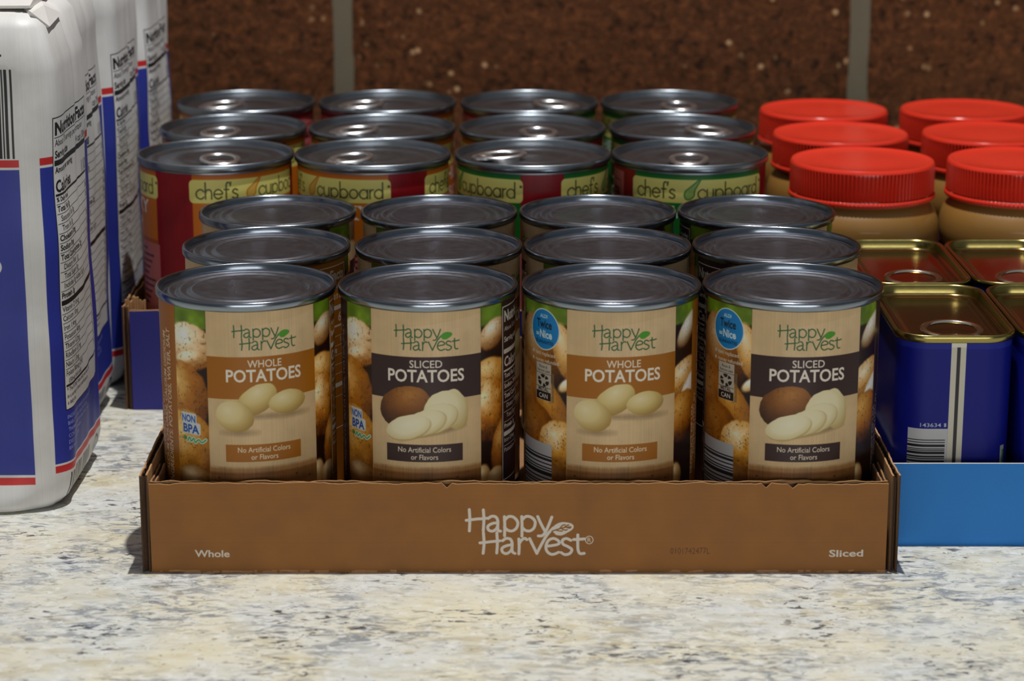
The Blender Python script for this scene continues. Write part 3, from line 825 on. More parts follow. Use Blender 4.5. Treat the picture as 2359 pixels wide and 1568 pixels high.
def back_wall():
    mb = MB()
    mb.box(-2.0, 2.0, WALL_Y, WALL_Y + 0.12, -0.9, 1.6, 0)           # mortar bed, blocks stand proud of it
    bw, bh, j = 0.3516, 0.2, 0.0075
    x_joint = (790 - 1179.5) / 5479.1 * (WALL_Y * 0.967 + 0.0525)
    nx = 14
    for r in range(-5, 8):
        z0 = -0.0 + r * bh; z1 = z0 + bh - j
        for k in range(-6, 7):
            x0 = x_joint + k * bw + j / 2; x1 = x0 + bw - j
            # a coarse grid so that the face is not dead flat and the arrises are worn
            n, mm = 26, 16; b = len(mb.v)
            for a in range(mm + 1):
                for c in range(n + 1):
                    u, v = c / n, a / mm
                    x, z = x0 + (x1 - x0) * u, z0 + (z1 - z0) * v
                    e = min(u * (x1 - x0), (1 - u) * (x1 - x0), v * (z1 - z0), (1 - v) * (z1 - z0))
                    y = WALL_Y - 0.007 + 0.005 * max(0, 1 - e / 0.006) ** 2 if e < 0.006 else WALL_Y - 0.007
                    q = Vector((x, 0.3, z))
                    y -= 0.0026 * mnoise.noise(q * 45) + 0.0020 * mnoise.noise(q * 110)
                    if e <= 0: y = WALL_Y + 0.002
                    mb.v.append((x + (0.0012 * mnoise.noise(q * 90) if 0 < u < 1 else 0), y, z))
            for a in range(mm):
                for c in range(n):
                    i = b + a * (n + 1) + c
                    mb.face((i, i + 1, i + n + 2, i + n + 1), 1)
    return tag(mb.build('wall_back', [M['mortar'], M['block']], angle=70), 'rough brown painted block wall with grey mortar joints', 'wall', kind='structure')
back_wall()

# ------------------------------------------------------------------ potato cans
P_PRINT = {k: print_mat(k + '_potato_print', potato_label(k), 0.36, Specular_IOR_Level=0.35) for k in ('whole', 'sliced')}

def bead_prof(rim_r, h, deep, beads):
    """double seam outside, then the chuck wall down to the panel with its pressed rings"""
    rim = [(rim_r - 0.0013, h - 0.0042), (rim_r - 0.0004, h - 0.0037), (rim_r, h - 0.0030), (rim_r, h - 0.0008), (rim_r - 0.0003, h - 0.0002), (rim_r - 0.0008, h),
           (rim_r - 0.0014, h - 0.0002), (rim_r - 0.0017, h - 0.0008), (rim_r - 0.0019, h - deep + 0.0004)]
    lid = [(rim_r - 0.0019, h - deep + 0.0006), (rim_r - 0.0023, h - deep - 0.0006), (rim_r - 0.0032, h - deep - 0.0008), (rim_r - 0.0040, h - deep + 0.0002)]
    lid += [(r, h - deep + dz) for r, dz in beads] + [(0.0004, h - deep + beads[-1][1])]
    return rim, lid

def potato_can(kind, label):
    t = empty('potato_can', (0, 0, 0)); tag(t, label, 'can', 'canned potatoes in the brown tray')
    b = MB(); b.lathe([(0.0352, 0.0022), (0.0364, 0.0004), (0.0368, 0.0), (0.0368, 0.0028), (0.0366, 0.004), (0.0366, CANH - 0.0036)], 96, cap0=True)
    b.build('can_body', M['steel'], t)
    l = MB(); l.lathe([(LABR, 0.0042), (LABR, 0.03), (LABR, 0.06), (LABR, 0.09), (LABR, 0.0042 + LH / 1000)], 128, uv=True)
    l.uv = [[(u, 1 - (0.8 + (1 - v) * 106.0) / LH) for u, v in q] for q in l.uv]
    l.build('paper_label', P_PRINT[kind], t)
    rim, lid = bead_prof(CANR, CANH, 0.0036, [(0.0330, 0.0012), (0.0316, 0.0012), (0.0307, 0.0001), (0.0294, 0.0001), (0.0285, 0.0013), (0.0268, 0.0013), (0.0259, 0.0003), (0.0246, 0.0003), (0.0236, 0.0013), (0.0222, 0.0014), (0.0214, 0.0010), (0.015, 0.0010), (0.008, 0.0010)])
    r = MB(); r.lathe(rim, 128); r.build('seam_rim', M['rim'], t, angle=80)
    p = MB(); p.lathe(lid, 128, cap1=True); p.build('lid', M['steel'], t, angle=80)
    return t

def face_cam(x, y): return math.atan2(-x, y)
prow_y = (0.9795, 1.0560, 1.1325)
px_ = ((-0.1125, -0.0356, 0.0420, 0.1188), (-0.1115, -0.0333, 0.0434, 0.1200), (-0.1136, -0.0355, 0.0416, 0.1184))
KIND = (('whole', 'sliced', 'whole', 'sliced'), ('whole', 'whole', 'sliced', 'sliced'), ('sliced', 'whole', 'sliced', 'sliced'))
# art angle shown at which bearing from the sight line
SHOW = (((0, 10.4), (0, -1.8), (205.75, 8.8), (205.75, 12.0)), ((117, 68), (0, 62), (0, 66), (57.75, -71)), ((0, 105), (0, 62), (0, -60), (119.75, -57)))
ROWN = ('front', 'middle', 'back')
COLN = ('left end', 'second from left', 'third from left', 'right end')
proto = {}
for r in range(3):
    for c in range(4):
        k = KIND[r][c]
        what = 'tan and orange whole-potatoes can' if k == 'whole' else 'tan and dark brown sliced-potatoes can'
        place = {0: 'at the left end', 1: 'second from the left', 2: 'third from the left', 3: 'at the right end'}[c]
        lab = '%s, %s row, %s' % (what, ROWN[r], place)
        if k not in proto:
            o = proto[k] = potato_can(k, lab)
        else:
            o = copy_tree(proto[k]); o['label'] = lab
        x, y = px_[r][c], prow_y[r]
        o.location = (x, y, 0.0012)
        a, phi = SHOW[r][c]
        o.rotation_euler.z = face_cam(x, y) + math.radians(phi - (a - (A0 + 180)))

# ------------------------------------------------------------------ corrugated trays
def corr_panel(L, H, T, seed, rough=0.0004, uv=False, flute=0.0062, bend=None):
    """a board: outer liner (slot 0 outside, 1 inside and edges), inner liner, fluted core set a little below a torn top edge; y = 0 is the outside"""
    mb = MB(); r = random.Random(seed); n = max(8, int(L / 0.0022)); t = 0.0007
    tops = []
    for _ in range(2):
        a, tp = 0.0, []
        for i in range(n + 1):
            a = 0.72 * a + r.uniform(-1, 1) * rough
            tp.append(H + a - (0.0022 if r.random() < 0.012 else 0))
        tops.append(tp)
    low = [0.0004 * (r.random() ** 3) for i in range(n + 1)]
    for side in (0, 1):
        ya, yb = (0.0, t) if side == 0 else (T - t, T)
        b = len(mb.v)
        for i in range(n + 1):
            x = L * i / n; z = tops[side][i]
            w = 0.00018 * math.sin(x * 41 + seed) + 0.0001 * math.sin(x * 130)
            for y in (ya, yb):
                mb.v += [(x, y + w, low[i]), (x, y + w, H * 0.5), (x, y + w, z)]
        for i in range(n):
            o = b + i * 6; q = o + 6
            for k in (0, 1):
                u0, u1 = i / n, (i + 1) / n; v0, v1 = 0.5 * k, 0.5 * (k + 1)
                mb.face((o + k, q + k, q + k + 1, o + k + 1), 0 if side == 0 else 1, [(u0, v0), (u1, v0), (u1, v1), (u0, v1)])
                mb.face((o + 3 + k, o + 4 + k, q + 4 + k, q + 3 + k), 1, [(0.5, 0.5)] * 4)
            mb.face((o + 2, q + 2, q + 5, o + 5), 1, [(0.5, 0.5)] * 4)
            mb.face((o, o + 3, q + 3, q), 1, [(0.5, 0.5)] * 4)
        for o in (b, b + n * 6):
            for k in (0, 1): mb.face((o + k, o + k + 1, o + k + 4, o + k + 3), 2, [(0.5, 0.5)] * 4)
    m = int(L / flute * 8); pts = []
    for i in range(m + 1):
        x = L * i / m; y = T / 2 + (T / 2 - t) * 0.96 * math.sin(2 * PI * x / flute)
        pts.append((x, y, H - 0.0009 - 0.0005 * mnoise.noise(Vector((x * 300, seed, 0)))))
    b = len(mb.v)
    for x, y, z in pts: mb.v += [(x, y, 0.0006), (x, y, z)]
    for i in range(m):
        mb.face((b + 2 * i, b + 2 * i + 2, b + 2 * i + 3, b + 2 * i + 1), 2, [(0.5, 0.5)] * 4)
    return mb

def place(o, x, y, rz=0.0, z=0.0):
    o.location = (x, y, z); o.rotation_euler = (0, 0, rz); return o

tr = empty('cardboard_tray', (0, 0, 0))
tag(tr, 'low brown corrugated cardboard tray in front, holding the potato cans', 'tray')
M['trayprint'] = print_mat('tray_print', tray_art(), 0.7)
TD = 1.1748 - TRAY_Y
place(corr_panel(TRAY_X1 - TRAY_X0, TRAY_Z, 0.0038, 3, 0.00035, True).build('front_panel', [M['trayprint'], M['kraft'], M['kraft_cut']], tr, smooth=False), TRAY_X0, TRAY_Y)
M['trayplain'] = fibre('brown_printed_card', (146, 90, 38), (122, 74, 30), 0.7, amount=0.3)
for side in (0, 1):
    pm = [M['trayplain'], M['kraft'], M['kraft_cut']]
    sp = corr_panel(TD, TRAY_Z + 0.0035, 0.0034, 11 + side, 0.0003)
    o = sp.build('side_panel', pm, tr, smooth=False)
    if side == 0: place(o, TRAY_X0 - 0.0040, TRAY_Y + TD + 0.0004, -PI / 2)        # outside faces -x
    else: place(o, TRAY_X1 + 0.0048, TRAY_Y + 0.0004, PI / 2)
    fl = corr_panel(0.026, TRAY_Z - 0.0006, 0.0026, 21 + side, 0.0003)
    o = fl.build('corner_flap', [M['kraft_in'], M['kraft_in'], M['kraft_cut']], tr, smooth=False)
    if side == 0: place(o, TRAY_X0, TRAY_Y + 0.0042 + 0.026, -PI / 2)
    else: place(o, TRAY_X1, TRAY_Y + 0.0042, PI / 2)
place(corr_panel(TRAY_X1 - TRAY_X0, TRAY_Z, 0.003, 5).build('back_panel', [M['trayplain'], M['kraft_in'], M['kraft_cut']], tr, smooth=False), TRAY_X1, TRAY_Y + TD, PI)
mb = MB(); mb.box(TRAY_X0, TRAY_X1, TRAY_Y + 0.001, TRAY_Y + TD - 0.0006, 0.0002, 0.0011); mb.build('base_panel', M['kraft_in'], tr, smooth=False)

# blue tray under the soup cans
ST_Y, ST_X0, ST_X1, ST_H = 1.1754, -0.1990, 0.1385, 0.0525
st = empty('cardboard_tray', (0, 0, 0))
tag(st, 'dark blue cardboard tray holding the soup cans, behind the brown tray', 'tray')
bl = [M['blueface'], M['kraft'], M['kraft_cut']]
place(corr_panel(ST_X1 - ST_X0 - 0.004, ST_H, 0.0026, 41, 0.0002).build('front_panel', bl, st, smooth=False), ST_X0 + 0.004, ST_Y)
SD = 0.262
place(corr_panel(SD, ST_H + 0.002, 0.0032, 42, 0.0005).build('side_panel', bl, st, smooth=False), ST_X0, ST_Y + SD + 0.0005, -PI / 2)
place(corr_panel(SD, ST_H + 0.002, 0.0032, 43, 0.0005).build('side_panel', bl, st, smooth=False), ST_X1 + 0.0034, ST_Y + 0.0005, PI / 2)
place(corr_panel(ST_X1 - ST_X0 - 0.004, ST_H, 0.0026, 44).build('back_panel', bl, st, smooth=False), ST_X1, ST_Y + SD + 0.001, PI)
mb = MB(); mb.box(ST_X0 + .003, ST_X1, ST_Y + .002, ST_Y + SD, 0.0002, 0.0011); mb.build('base_panel', M['kraft_in'], st, smooth=False)
# torn shred of liner standing up at the corner
mb = MB()
r = random.Random(5)
for k in range(9):
    x = ST_X0 + 0.0015 + k * 0.0012; h = ST_H + 0.004 + 0.005 * r.random() * (1 - abs(k - 4) / 6)
    mb.box(x, x + 0.001, ST_Y + 0.0029 + 0.0006 * r.random(), ST_Y + 0.0038 + 0.0006 * r.random(), ST_H - 0.012, h)
mb.build('torn_corner', M['kraft'], st, smooth=False)

# sky-blue tray under the meat cans
MT_Y, MT_X0, MT_X1, MT_H = 0.9680, 0.1622, 0.2722, 0.0370
mt = empty('cardboard_tray', (0, 0, 0))
tag(mt, 'sky blue cardboard tray holding the luncheon meat cans, beside the brown tray', 'tray')
M['skyprint'] = M['skyface']
def thin_panel(L, H, T, seed):
    mb = MB(); r = random.Random(seed); n = 60
    for i in range(n + 1):
        x = L * i / n; w = 0.0003 * math.sin(x * 25 + seed)
        mb.v += [(x, w, 0.0), (x, w - 0.0004, 0.004), (x, w, H), (x, w + T, H), (x, w + T, 0)]
    for i in range(n):
        o = i * 5; q = o + 5
        mb.face((o, q, q + 1, o + 1), 0); mb.face((o + 1, q + 1, q + 2, o + 2), 0)
        mb.face((o + 2, q + 2, q + 3, o + 3), 1); mb.face((o + 3, q + 3, q + 4, o + 4), 1); mb.face((o, o + 4, q + 4, q), 1)
    for o in (0, n * 5): mb.face([o + k for k in range(5)], 1)
    return mb
sk = [M['skyface'], M['whitecard']]
MD = 0.211
place(thin_panel(MT_X1 - MT_X0, MT_H, 0.0012, 1).build('front_panel', sk, mt, smooth=False), MT_X0, MT_Y)
place(thin_panel(MD - 0.002, MT_H, 0.0010, 2).build('side_panel', sk, mt, smooth=False), MT_X0 - 0.0008, MT_Y + MD, -PI / 2)
place(thin_panel(MD - 0.002, MT_H, 0.0010, 3).build('side_panel', sk, mt, smooth=False), MT_X1 + 0.0008, MT_Y + 0.001, PI / 2)
place(thin_panel(MT_X1 - MT_X0, MT_H, 0.0012, 4).build('back_panel', sk, mt, smooth=False), MT_X1, MT_Y + MD + 0.001, PI)
mb = MB(); mb.box(MT_X0 + .0006, MT_X1, MT_Y + .0012, MT_Y + MD, 0.0002, 0.0009); mb.build('base_panel', M['whitecard'], mt, smooth=False)

# ------------------------------------------------------------------ soup cans with ring pulls
S_PRINT = {k: print_mat(k + '_soup_print', soup_label(k), 0.36, Specular_IOR_Level=0.35) for k in ('orange', 'green')}

def tab_at(ang):
    return Matrix.Rotation(ang, 4, 'Z') @ Matrix.Translation((0, -0.0300, 0)) @ Matrix.Rotation(PI, 4, 'Z')

def pull_tab(parent, ang, m=None, rivet_m=None):
    """a stamped ring: flat oval loop with a nose over the rivet; it reaches from the rim side inwards"""
    mb = MB(); n = 40; pts = []; rad = []
    z = SOUPH - 0.0026
    for i in range(n):
        t = 2 * PI * i / n
        pts.append((0.0088 * math.cos(t), 0.0120 * math.sin(t) * (0.95 if math.sin(t) < 0 else 1.0) - 0.0135, z + 0.0012 + 0.0009 * (1 - math.sin(t)) * 0.5))
        rad.append(0.0017)
    mb.tube(pts, rad, 10, closed=True, flat=0.55)
    # nose plate across the rivet end
    nose = []
    for k, (hw, y, dz) in enumerate(((0.0072, -0.0085, 0.0012), (0.0078, -0.0060, 0.0013), (0.0074, -0.0030, 0.0012), (0.0058, 0.0, 0.0010), (0.0028, 0.0022, 0.0007))):
        nose.append([(-hw, y, z + dz - .0006), (hw, y, z + dz - .0006), (hw * .92, y, z + dz + 0.0004), (-hw * .92, y, z + dz + 0.0004)])
    b = mb.rings(nose); mb.face((b, b + 1, b + 2, b + 3)); e = b + 16; mb.face((e, e + 3, e + 2, e + 1))
    o = mb.build('pull_tab', M['tab'], parent, angle=50)
    o.location = (0.0, 0.0, 0.0)
    r = MB(); r.lathe([(0.0028, -0.0012), (0.0027, 0.0006), (0.0020, 0.0011), (0.0006, 0.0013)], 24, cap1=True)
    rv = r.build('rivet', M['tab'], o); rv.location = (0, -0.0035, z + 0.0012)
    o.matrix_local = tab_at(ang)
    return o

def soup_can(kind, label):
    t = empty('soup_can', (0, 0, 0)); tag(t, label, 'can', 'canned soups in the blue tray')
    R, H = SOUPR, SOUPH
    b = MB(); b.lathe([(R - 0.003, 0.0022), (R - 0.0016, 0.0004), (R - 0.0015, 0.0), (R - 0.0014, 0.0028), (R - 0.0016, 0.004), (R - 0.0016, H - 0.0036)], 96, cap0=True)
    b.build('can_body', M['soup_steel'], t)
    l = MB(); z1 = 0.0045 + SH / 1000; l.lathe([(SLABR, 0.0045 + SH / 1000 * k / 4) for k in range(5)], 128, uv=True)
    l.uv = [[(u, v - 0.9 / SH) for u, v in q] for q in l.uv]
    l.build('paper_label', S_PRINT[kind], t)
    rim, lid = bead_prof(R, H, 0.0040, [(0.0348, 0.0010), (0.0336, 0.0011), (0.0330, 0.0009), (0.0318, 0.0009), (0.0306, 0.0004), (0.0275, 0.0004), (0.0262, 0.0009), (0.020, 0.0010), (0.0165, 0.0010), (0.0155, 0.0005), (0.010, 0.0005)])
    r = MB(); r.lathe(rim, 128); r.build('seam_rim', M['soup_steel'], t, angle=80)
    p = MB(); p.lathe(lid, 128, cap1=True); p.build('lid', M['soup_steel'], t, angle=80)
    pull_tab(t, 0.0)
    return t

SF = 1.009
sy = (1.2175, 1.2989, 1.3885)
sx = ((-0.1537, -0.0721, 0.0107, 0.0923), (-0.1537, -0.0715, 0.0113, 0.0938), (-0.1562, -0.0733, 0.0102, 0.0924))
SK = (('orange', 'orange', 'green', 'green'), ('orange', 'orange', 'orange', 'green'), ('orange', 'orange', 'green', 'green'))
# bearing of a panel centre (0) or of another art angle; and where the ring pull lies (0 = towards the viewer, + = clockwise to the left)
SSHOW = (((141.8, 35.8), (0, -43.6), (0, -63.6), (0, 9.5)), ((141.8, 100), (0, -60), (-112, 20), (70, 0)), ((-112, 40), (-112, -45), (0, 70), (0, -35)))
TABA = ((8, -42, -75, -2), (-25, -60, 12, 55), (-55, -58, 60, 20))
sproto = {}
for r in range(3):
    for c in range(4):
        k = SK[r][c]
        lab = '%s soup can, %s row of the dark blue tray, %s' % ('red and ' + k, ROWN[r], {0: 'leftmost', 1: 'second from the left', 2: 'third from the left', 3: 'rightmost'}[c])
        if k not in sproto: o = sproto[k] = soup_can(k, lab)
        else: o = copy_tree(sproto[k]); o['label'] = lab
        x, y = sx[r][c], sy[r]
        o.location = (x, y, 0.0012)
        a, phi = SSHOW[r][c]
        rz = face_cam(x, y) + math.radians(phi - a)
        o.rotation_euler.z = rz
        for ch in o.children:
            if ch.name.startswith('pull_tab'):
                ch.matrix_local = tab_at(face_cam(x, y) + math.radians(TABA[r][c]) - rz)

# ------------------------------------------------------------------ peanut butter jars
JH = 0.118
def jar(label):
    t = empty('peanut_butter_jar', (0, 0, 0)); tag(t, label, 'jar', 'peanut butter jars')
    b = MB()
    b.lathe([(0.034, 0.0), (0.0385, 0.0008), (0.0405, 0.004), (0.0410, 0.009), (0.0400, 0.012), (0.0400, 0.074), (0.0411, 0.077), (0.0413, 0.082), (0.0408, 0.087),
             (0.0394, 0.0915), (0.0370, 0.0950), (0.0350, 0.0968), (0.0342, 0.0985), (0.0342, 0.110)], 96, cap0=True, cap1=True)
    b.build('jar_body', M['peanut'], t, angle=60)
    l = MB(); l.lathe([(0.0402, 0.0135), (0.0404, 0.014), (0.0404, 0.0725), (0.0402, 0.073)], 96)
    l.build('paper_label', M['jarlabel'], t)
    N = 112; rl = 0.0384; z0 = 0.0985
    d = MB(); seg = N * 4
    rib = lambda i: 1.0 + (0.014 if i % 4 in (0, 1) else -0.026)
    half = lambda i: 1.0 + (0.0052 if i % 4 in (0, 1) else -0.0018)
    for prof, mod in (([(0.0366, z0 + 0.0031), (0.0374, z0 + 0.0032), (0.0377, z0 + 0.0042), (0.0377, JH - 0.0028)], rib),):
        d.lathe(prof, seg, mod=mod)
    d.lathe([(0.0377, JH - 0.0028), (0.0376, JH - 0.0016)], seg, mod=rib)
    d.lathe([(0.0381, JH - 0.0019), (0.0379, JH - 0.0009), (0.0372, JH - 0.0001), (0.0362, JH), (0.0352, JH - 0.0003), (0.0340, JH - 0.0007), (0.020, JH - 0.0003), (0.0006, JH - 0.0001)], 128, cap1=True)
    lid = d.build('lid', M['red'], t, angle=35)
    k = MB(); k.lathe([(0.0352, z0), (0.0380, z0), (0.0386, z0 + 0.0008), (0.0386, z0 + 0.0022), (0.0380, z0 + 0.0028)], seg, mod=half)
    k.build('tamper_band', M['red'], lid, angle=50)
    return t
jy = (1.2465, 1.3305, 1.4145); jx = ((0.1862, 0.2697), (0.1857, 0.2703), (0.1868, 0.2712))
jp = None
for r in range(3):
    for c in range(2):
        lab = 'red-lidded peanut butter jar, %s row, %s column' % (ROWN[r], 'left' if c == 0 else 'right')
        if jp is None: o = jp = jar(lab)
        else: o = copy_tree(jp); o['label'] = lab
        o.location = (jx[r][c], jy[r], 0.0); o.rotation_euler.z = 0.37 * r + 0.2 * c

# ------------------------------------------------------------------ luncheon meat cans
def rrect(a, b, r, nc=10, ns=6):
    """rounded rectangle from the middle of the back, anticlockwise seen from above (towards -x first), with running length from the back"""
    pts = []
    def line(p, q, n): 
        for i in range(n): pts.append((p[0] + (q[0] - p[0]) * i / n, p[1] + (q[1] - p[1]) * i / n))
    def arc(cx, cy, a0):
        for i in range(nc): t = math.radians(a0 + 90.0 * i / nc); pts.append((cx + r * math.cos(t), cy + r * math.sin(t)))
    line((0, b), (-(a - r), b), ns); arc(-(a - r), b - r, 90); line((-a, b - r), (-a, -(b - r)), ns); arc(-(a - r), -(b - r), 180)
    line((-(a - r), -b), (a - r, -b), 2 * ns); arc(a - r, -(b - r), 270); line((a, -(b - r)), (a, b - r), ns); arc(a - r, b - r, 0); line((a - r, b), (0, b), ns)
    return pts

def rr_rings(prof, a, b, r, uv=False, zs=None):
    """prof: (inset, z)"""
    rings, us = [], []
    for ins, z in prof:
        p = rrect(a - ins, b - ins, max(0.0008, r - ins)); rings.append([(x, y, z) for x, y in p])
        L = [0.0]
        for i in range(len(p)): L.append(L[-1] + math.dist(p[i], p[(i + 1) % len(p)]))
        us.append([(q / L[-1], (z - zs[0]) / (zs[1] - zs[0])) for q in L] if uv else None)
    return rings, us

M['meatprint'] = print_mat('meat_can_print', meat_art(), 0.4, Specular_IOR_Level=0.2)
def meat_can(label):
    t = empty('luncheon_meat_can', (0, 0, 0)); tag(t, label, 'can', 'luncheon meat cans in the sky blue tray')
    a, b, r, H = MEAT_A, MEAT_B, MEAT_R, MEAT_H
    mb = MB(); rg, us = rr_rings([(0, 0.0015), (0, 0.03), (0, 0.06), (0, H - 0.0032)], a, b, r, True, (0, H)); mb.rings(rg, 0, True, us)
    rg, _ = rr_rings([(0.004, 0.0), (0.0006, 0.0004), (0.0, 0.0015)], a, b, r); base = mb.rings(rg, 1)
    mb.face([base + i for i in range(len(rg[0]))], 1)
    mb.build('can_body', [M['meatprint'], M['gold']], t)
    m2 = MB(); rg, _ = rr_rings([(0.0, H - 0.0036), (-0.0008, H - 0.0030), (-0.0010, H - 0.0006), (-0.0006, H - 0.0001), (-0.0001, H), (0.0006, H - 0.0003), (0.0010, H - 0.0010), (0.0014, H - 0.0042)], a, b, r)
    m2.rings(rg); m2.build('seam_rim', M['gold'], t, angle=70)
    m3 = MB(); rg, _ = rr_rings([(0.0014, H - 0.0040), (0.0018, H - 0.0047), (0.0030, H - 0.0049), (0.0036, H - 0.0043), (0.0062, H - 0.0042), (0.0068, H - 0.0048), (0.0085, H - 0.0050), (0.0120, H - 0.0050)], a, b, r)
    base = m3.rings(rg); n = len(rg[0]); m3.face([base + (len(rg) - 1) * n + i for i in range(n)])
    m3.build('lid', M['goldpan'], t, angle=60)
    m4 = MB(); pts = []; n = 44; z = H - 0.0030
    for i in range(n):
        q = 2 * PI * i / n; pts.append((0.0122 * math.cos(q), -0.0285 + 0.0108 * math.sin(q), z + 0.0016 * (1 + math.sin(q)) * 0.5))
    m4.tube(pts, 0.0016, 10, closed=True, flat=0.6)
    nose = []
    for hw, y, dz in ((0.0062, -0.0370, 0.0002), (0.0085, -0.0390, 0.0004), (0.0080, -0.0412, 0.0002), (0.0045, -0.0428, -0.0004)):
        nose.append([(-hw, y, z + dz - .0007), (hw, y, z + dz - .0007), (hw * .92, y, z + dz + .0006), (-hw * .92, y, z + dz + .0006)])
    s0 = m4.rings(nose); m4.face((s0, s0 + 1, s0 + 2, s0 + 3)); m4.face((s0 + 12, s0 + 15, s0 + 14, s0 + 13))
    ring = m4.build('pull_ring', M['ring'], t, angle=50)
    rv = MB(); rv.lathe([(0.0026, -0.002), (0.0026, 0.0008), (0.0018, 0.0013), (0.0004, 0.0014)], 20, cap1=True)
    o = rv.build('rivet', M['ring'], ring); o.location = (0, -0.0398, z)
    return t
mp = None
for r in range(2):
    for c in range(2):
        y, x = (1.0245, 1.1220)[r], (0.1902, 0.1890)[r] + 0.0527 * c
        lab = 'blue meat can, gold lid, %s row, %s' % (('front', 'back')[r], ('touching the brown tray', 'second from the brown tray', 'third from the brown tray')[c])
        if mp is None: o = mp = meat_can(lab)
        else: o = copy_tree(mp); o['label'] = lab
        o.location = (x, y, 0.0012); o.rotation_euler.z = 0.0 if r == 0 else 0.012

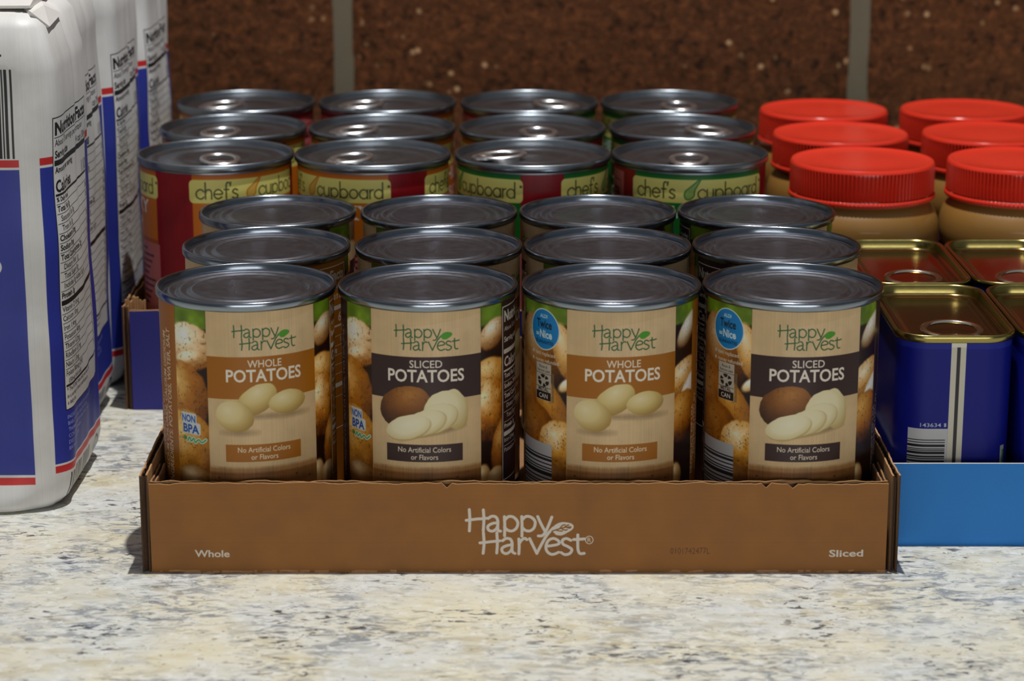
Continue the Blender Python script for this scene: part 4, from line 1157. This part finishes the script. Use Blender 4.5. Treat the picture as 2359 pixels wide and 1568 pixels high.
# ------------------------------------------------------------------ flour bags
M['bagprint'] = print_mat('flour_bag_print', bag_art(), 0.45, Specular_IOR_Level=0.4)
def flour_bag(seed, label):
    t = empty('flour_bag', (0, 0, 0)); tag(t, label, 'bag', 'paper bags of flour in a file')
    a, b, R, H = BAG_A, BAG_B, BAG_R, BAG_H
    # perimeter: starts at the left end of the front's straight run, goes right, up the right side, back and round
    base = []; s = 0.0
    fl, sl, al = 2 * (a - R), 2 * (b - R), PI / 2 * R
    def add(x, y, nx, ny, s): base.append((x, y, nx, ny, s))
    def run(p, q, n, L, s0, nx, ny):
        for i in range(n): add(p[0] + (q[0] - p[0]) * i / n, p[1] + (q[1] - p[1]) * i / n, nx, ny, s0 + L * i / n)
    def arc(cx, cy, a0, s0, n=8):
        for i in range(n):
            q = math.radians(a0 + 90 * i / n); add(cx + R * math.cos(q), cy + R * math.sin(q), math.cos(q), math.sin(q), s0 + al * i / n)
    run((-(a - R), -b), (a - R, -b), 34, fl, 0, 0, -1); arc(a - R, -(b - R), -90, fl)
    run((a, -(b - R)), (a, b - R), 22, sl, fl + al, 1, 0); arc(a - R, b - R, 0, fl + al + sl)
    run((a - R, b), (-(a - R), b), 34, fl, fl + sl + 2 * al, 0, 1); arc(-(a - R), b - R, 90, 2 * fl + sl + 2 * al)
    run((-a, b - R), (-a, -(b - R)), 22, sl, 2 * fl + sl + 3 * al, -1, 0); arc(-(a - R), -(b - R), 180, 2 * fl + 2 * sl + 3 * al)
    P = 2 * fl + 2 * sl + 4 * al
    prof = [(0.012, 0.0), (0.0065, 0.0012), (0.003, 0.0045), (0.001, 0.009)] + [(0.0, 0.014 + k * 0.0048) for k in range(40)]
    zt = prof[-1][1]
    prof += [(0.0012, zt + 0.005), (0.0035, H - 0.0055), (0.0065, H - 0.0022), (0.0105, H - 0.0004), (0.013, H)]
    mb = MB(); rings, us = [], []
    for ins, z in prof:
        ring = []; u = []
        bul = math.sin(PI * min(1, max(0, z / H))) ** 0.7
        for x, y, nx, ny, s in base:
            q = Vector((x * 1.0, y * 1.0, z)) + Vector((seed * 3.1, 0, 0))
            w = 0.0016 * mnoise.noise(q * 24) + 0.0006 * mnoise.noise(Vector((q.x * 90, q.y * 90, q.z * 18)))
            mid = bul * (0.0018 * math.cos(PI / 2 * max(-1, min(1, y / b))) if abs(nx) > abs(ny) else 0.0018 * math.cos(PI / 2 * max(-1, min(1, x / a))))
            if ny < -0.5: mid -= 0.0030 * math.exp(-((z - 0.192) / 0.020) ** 2) * max(0, 1 - ((x - a + 0.022) / 0.022) ** 2 if abs(x - a + 0.022) < 0.022 else 0.25)
            crease = -0.0016 * math.exp(-((y - 0.004) / 0.0035) ** 2) * max(0, (z - 0.11) / H) * 2.0 if nx > 0.9 else 0
            flare = max(0.0, 1 - z / 0.019) ** 1.6 * (0.013 * min(1.0, max(0.0, (a - 0.004 - x) / 0.030)) ** 0.7 if ny < -0.5 else 0.0) * (1 + 0.35 * mnoise.noise(Vector((x * 60, y * 60, seed))))
            if z < 0.0005: flare *= 0.8
            d = w * min(1, z / 0.012) + mid + crease - ins + flare
            k = 1.0 if ins < 0.004 else 1.0
            ring.append((x + nx * d * k, y + ny * d * k, z + (0.0012 * mnoise.noise(q * 40) if z > zt else 0)))
            u.append((s / P, z / H))
        u.append((1.0, prof[0][1] if False else z / H))
        rings.append(ring); us.append(u)
    n = len(base); b0 = mb.rings(rings, 0, True, us)
    mb.face([b0 + i for i in range(n)], 1)
    # flat folded top: shrink to a ridge
    top = b0 + (len(prof) - 1) * n
    inner = []
    for x, y, nx, ny, s in base:
        q = Vector((x, y, seed)); inner.append((x * 0.80 - 0.004, y * 0.25, H + 0.0010 + 0.0016 * mnoise.noise(q * 60)))
    i0 = len(mb.v); mb.v += inner
    for i in range(n): mb.face((top + i, top + (i + 1) % n, i0 + (i + 1) % n, i0 + i), 1)
    mb.face([i0 + i for i in range(n)], 1)
    mb.build('paper_body', [M['bagprint'], M['paperwhite']], t, angle=75)
    # the glued fold lying across the top and the tucked corner ears
    f = MB(); N = 24; rr = []
    for i in range(N + 1):
        x = -a + 0.012 + (2 * a - 0.022) * i / N; w = 0.0012 * mnoise.noise(Vector((x * 45, seed, 2)))
        rr.append([(x, -0.030 + w, H + 0.0012), (x, -0.031 + w, H + 0.0026), (x, -0.012, H + 0.0062 + w), (x, 0.010, H + 0.0050 + w), (x, 0.012, H + 0.0020)])
    f.rings(rr, 0); f.face([0, 1, 2, 3, 4]); f.face([N * 5 + k for k in (4, 3, 2, 1, 0)])
    f.build('folded_top', M['paperwhite'], t, angle=30)
    for sx_ in (-1, 1) if seed == 1 else ():
        e = MB()
        q = len(e.v); X = sx_ * (a - 0.001)
        e.v += [(sx_ * (a - 0.014), -0.024, H + 0.0014), (X - sx_ * 0.0075, -0.0355, H + 0.0002), (X - sx_ * 0.0010, -0.0300, H - 0.0065), (X - sx_ * 0.0015, 0.002, H - 0.0045), (sx_ * (a - 0.013), 0.006, H + 0.0018), (sx_ * (a - 0.0065), -0.018, H + 0.0014),
                (sx_ * (a - 0.014), -0.024, H - 0.0006), (X - sx_ * 0.009, -0.034, H - 0.0016), (X - sx_ * 0.0035, -0.0295, H - 0.0078), (X - sx_ * 0.0040, 0.002, H - 0.0060), (sx_ * (a - 0.013), 0.006, H - 0.0002)]
        for fc in ((0, 1, 5), (1, 2, 5), (2, 3, 5), (3, 4, 5), (4, 0, 5), (0, 6, 7, 1), (1, 7, 8, 2), (2, 8, 9, 3), (3, 9, 10, 4), (4, 10, 6, 0), (6, 10, 9, 8, 7)): e.face([q + k for k in fc])
        e.build('corner_ear', M['paperwhite'], t, smooth=False)
    return t
for k in range(4):
    lab = ('white and blue paper bag of flour, nearest the camera at the left edge', 'white and blue paper bag of flour, second in the file, right behind the nearest bag',
           'white and blue paper bag of flour, third in the file, beside the blue tray corner', 'white and blue paper bag of flour, last in the file, closest to the block wall')[k]
    o = flour_bag(k + 1, lab)
    o.location = ((-0.2680, -0.2785, -0.2750, -0.2722)[k], 1.0600 + 0.1000 * k, 0.0)
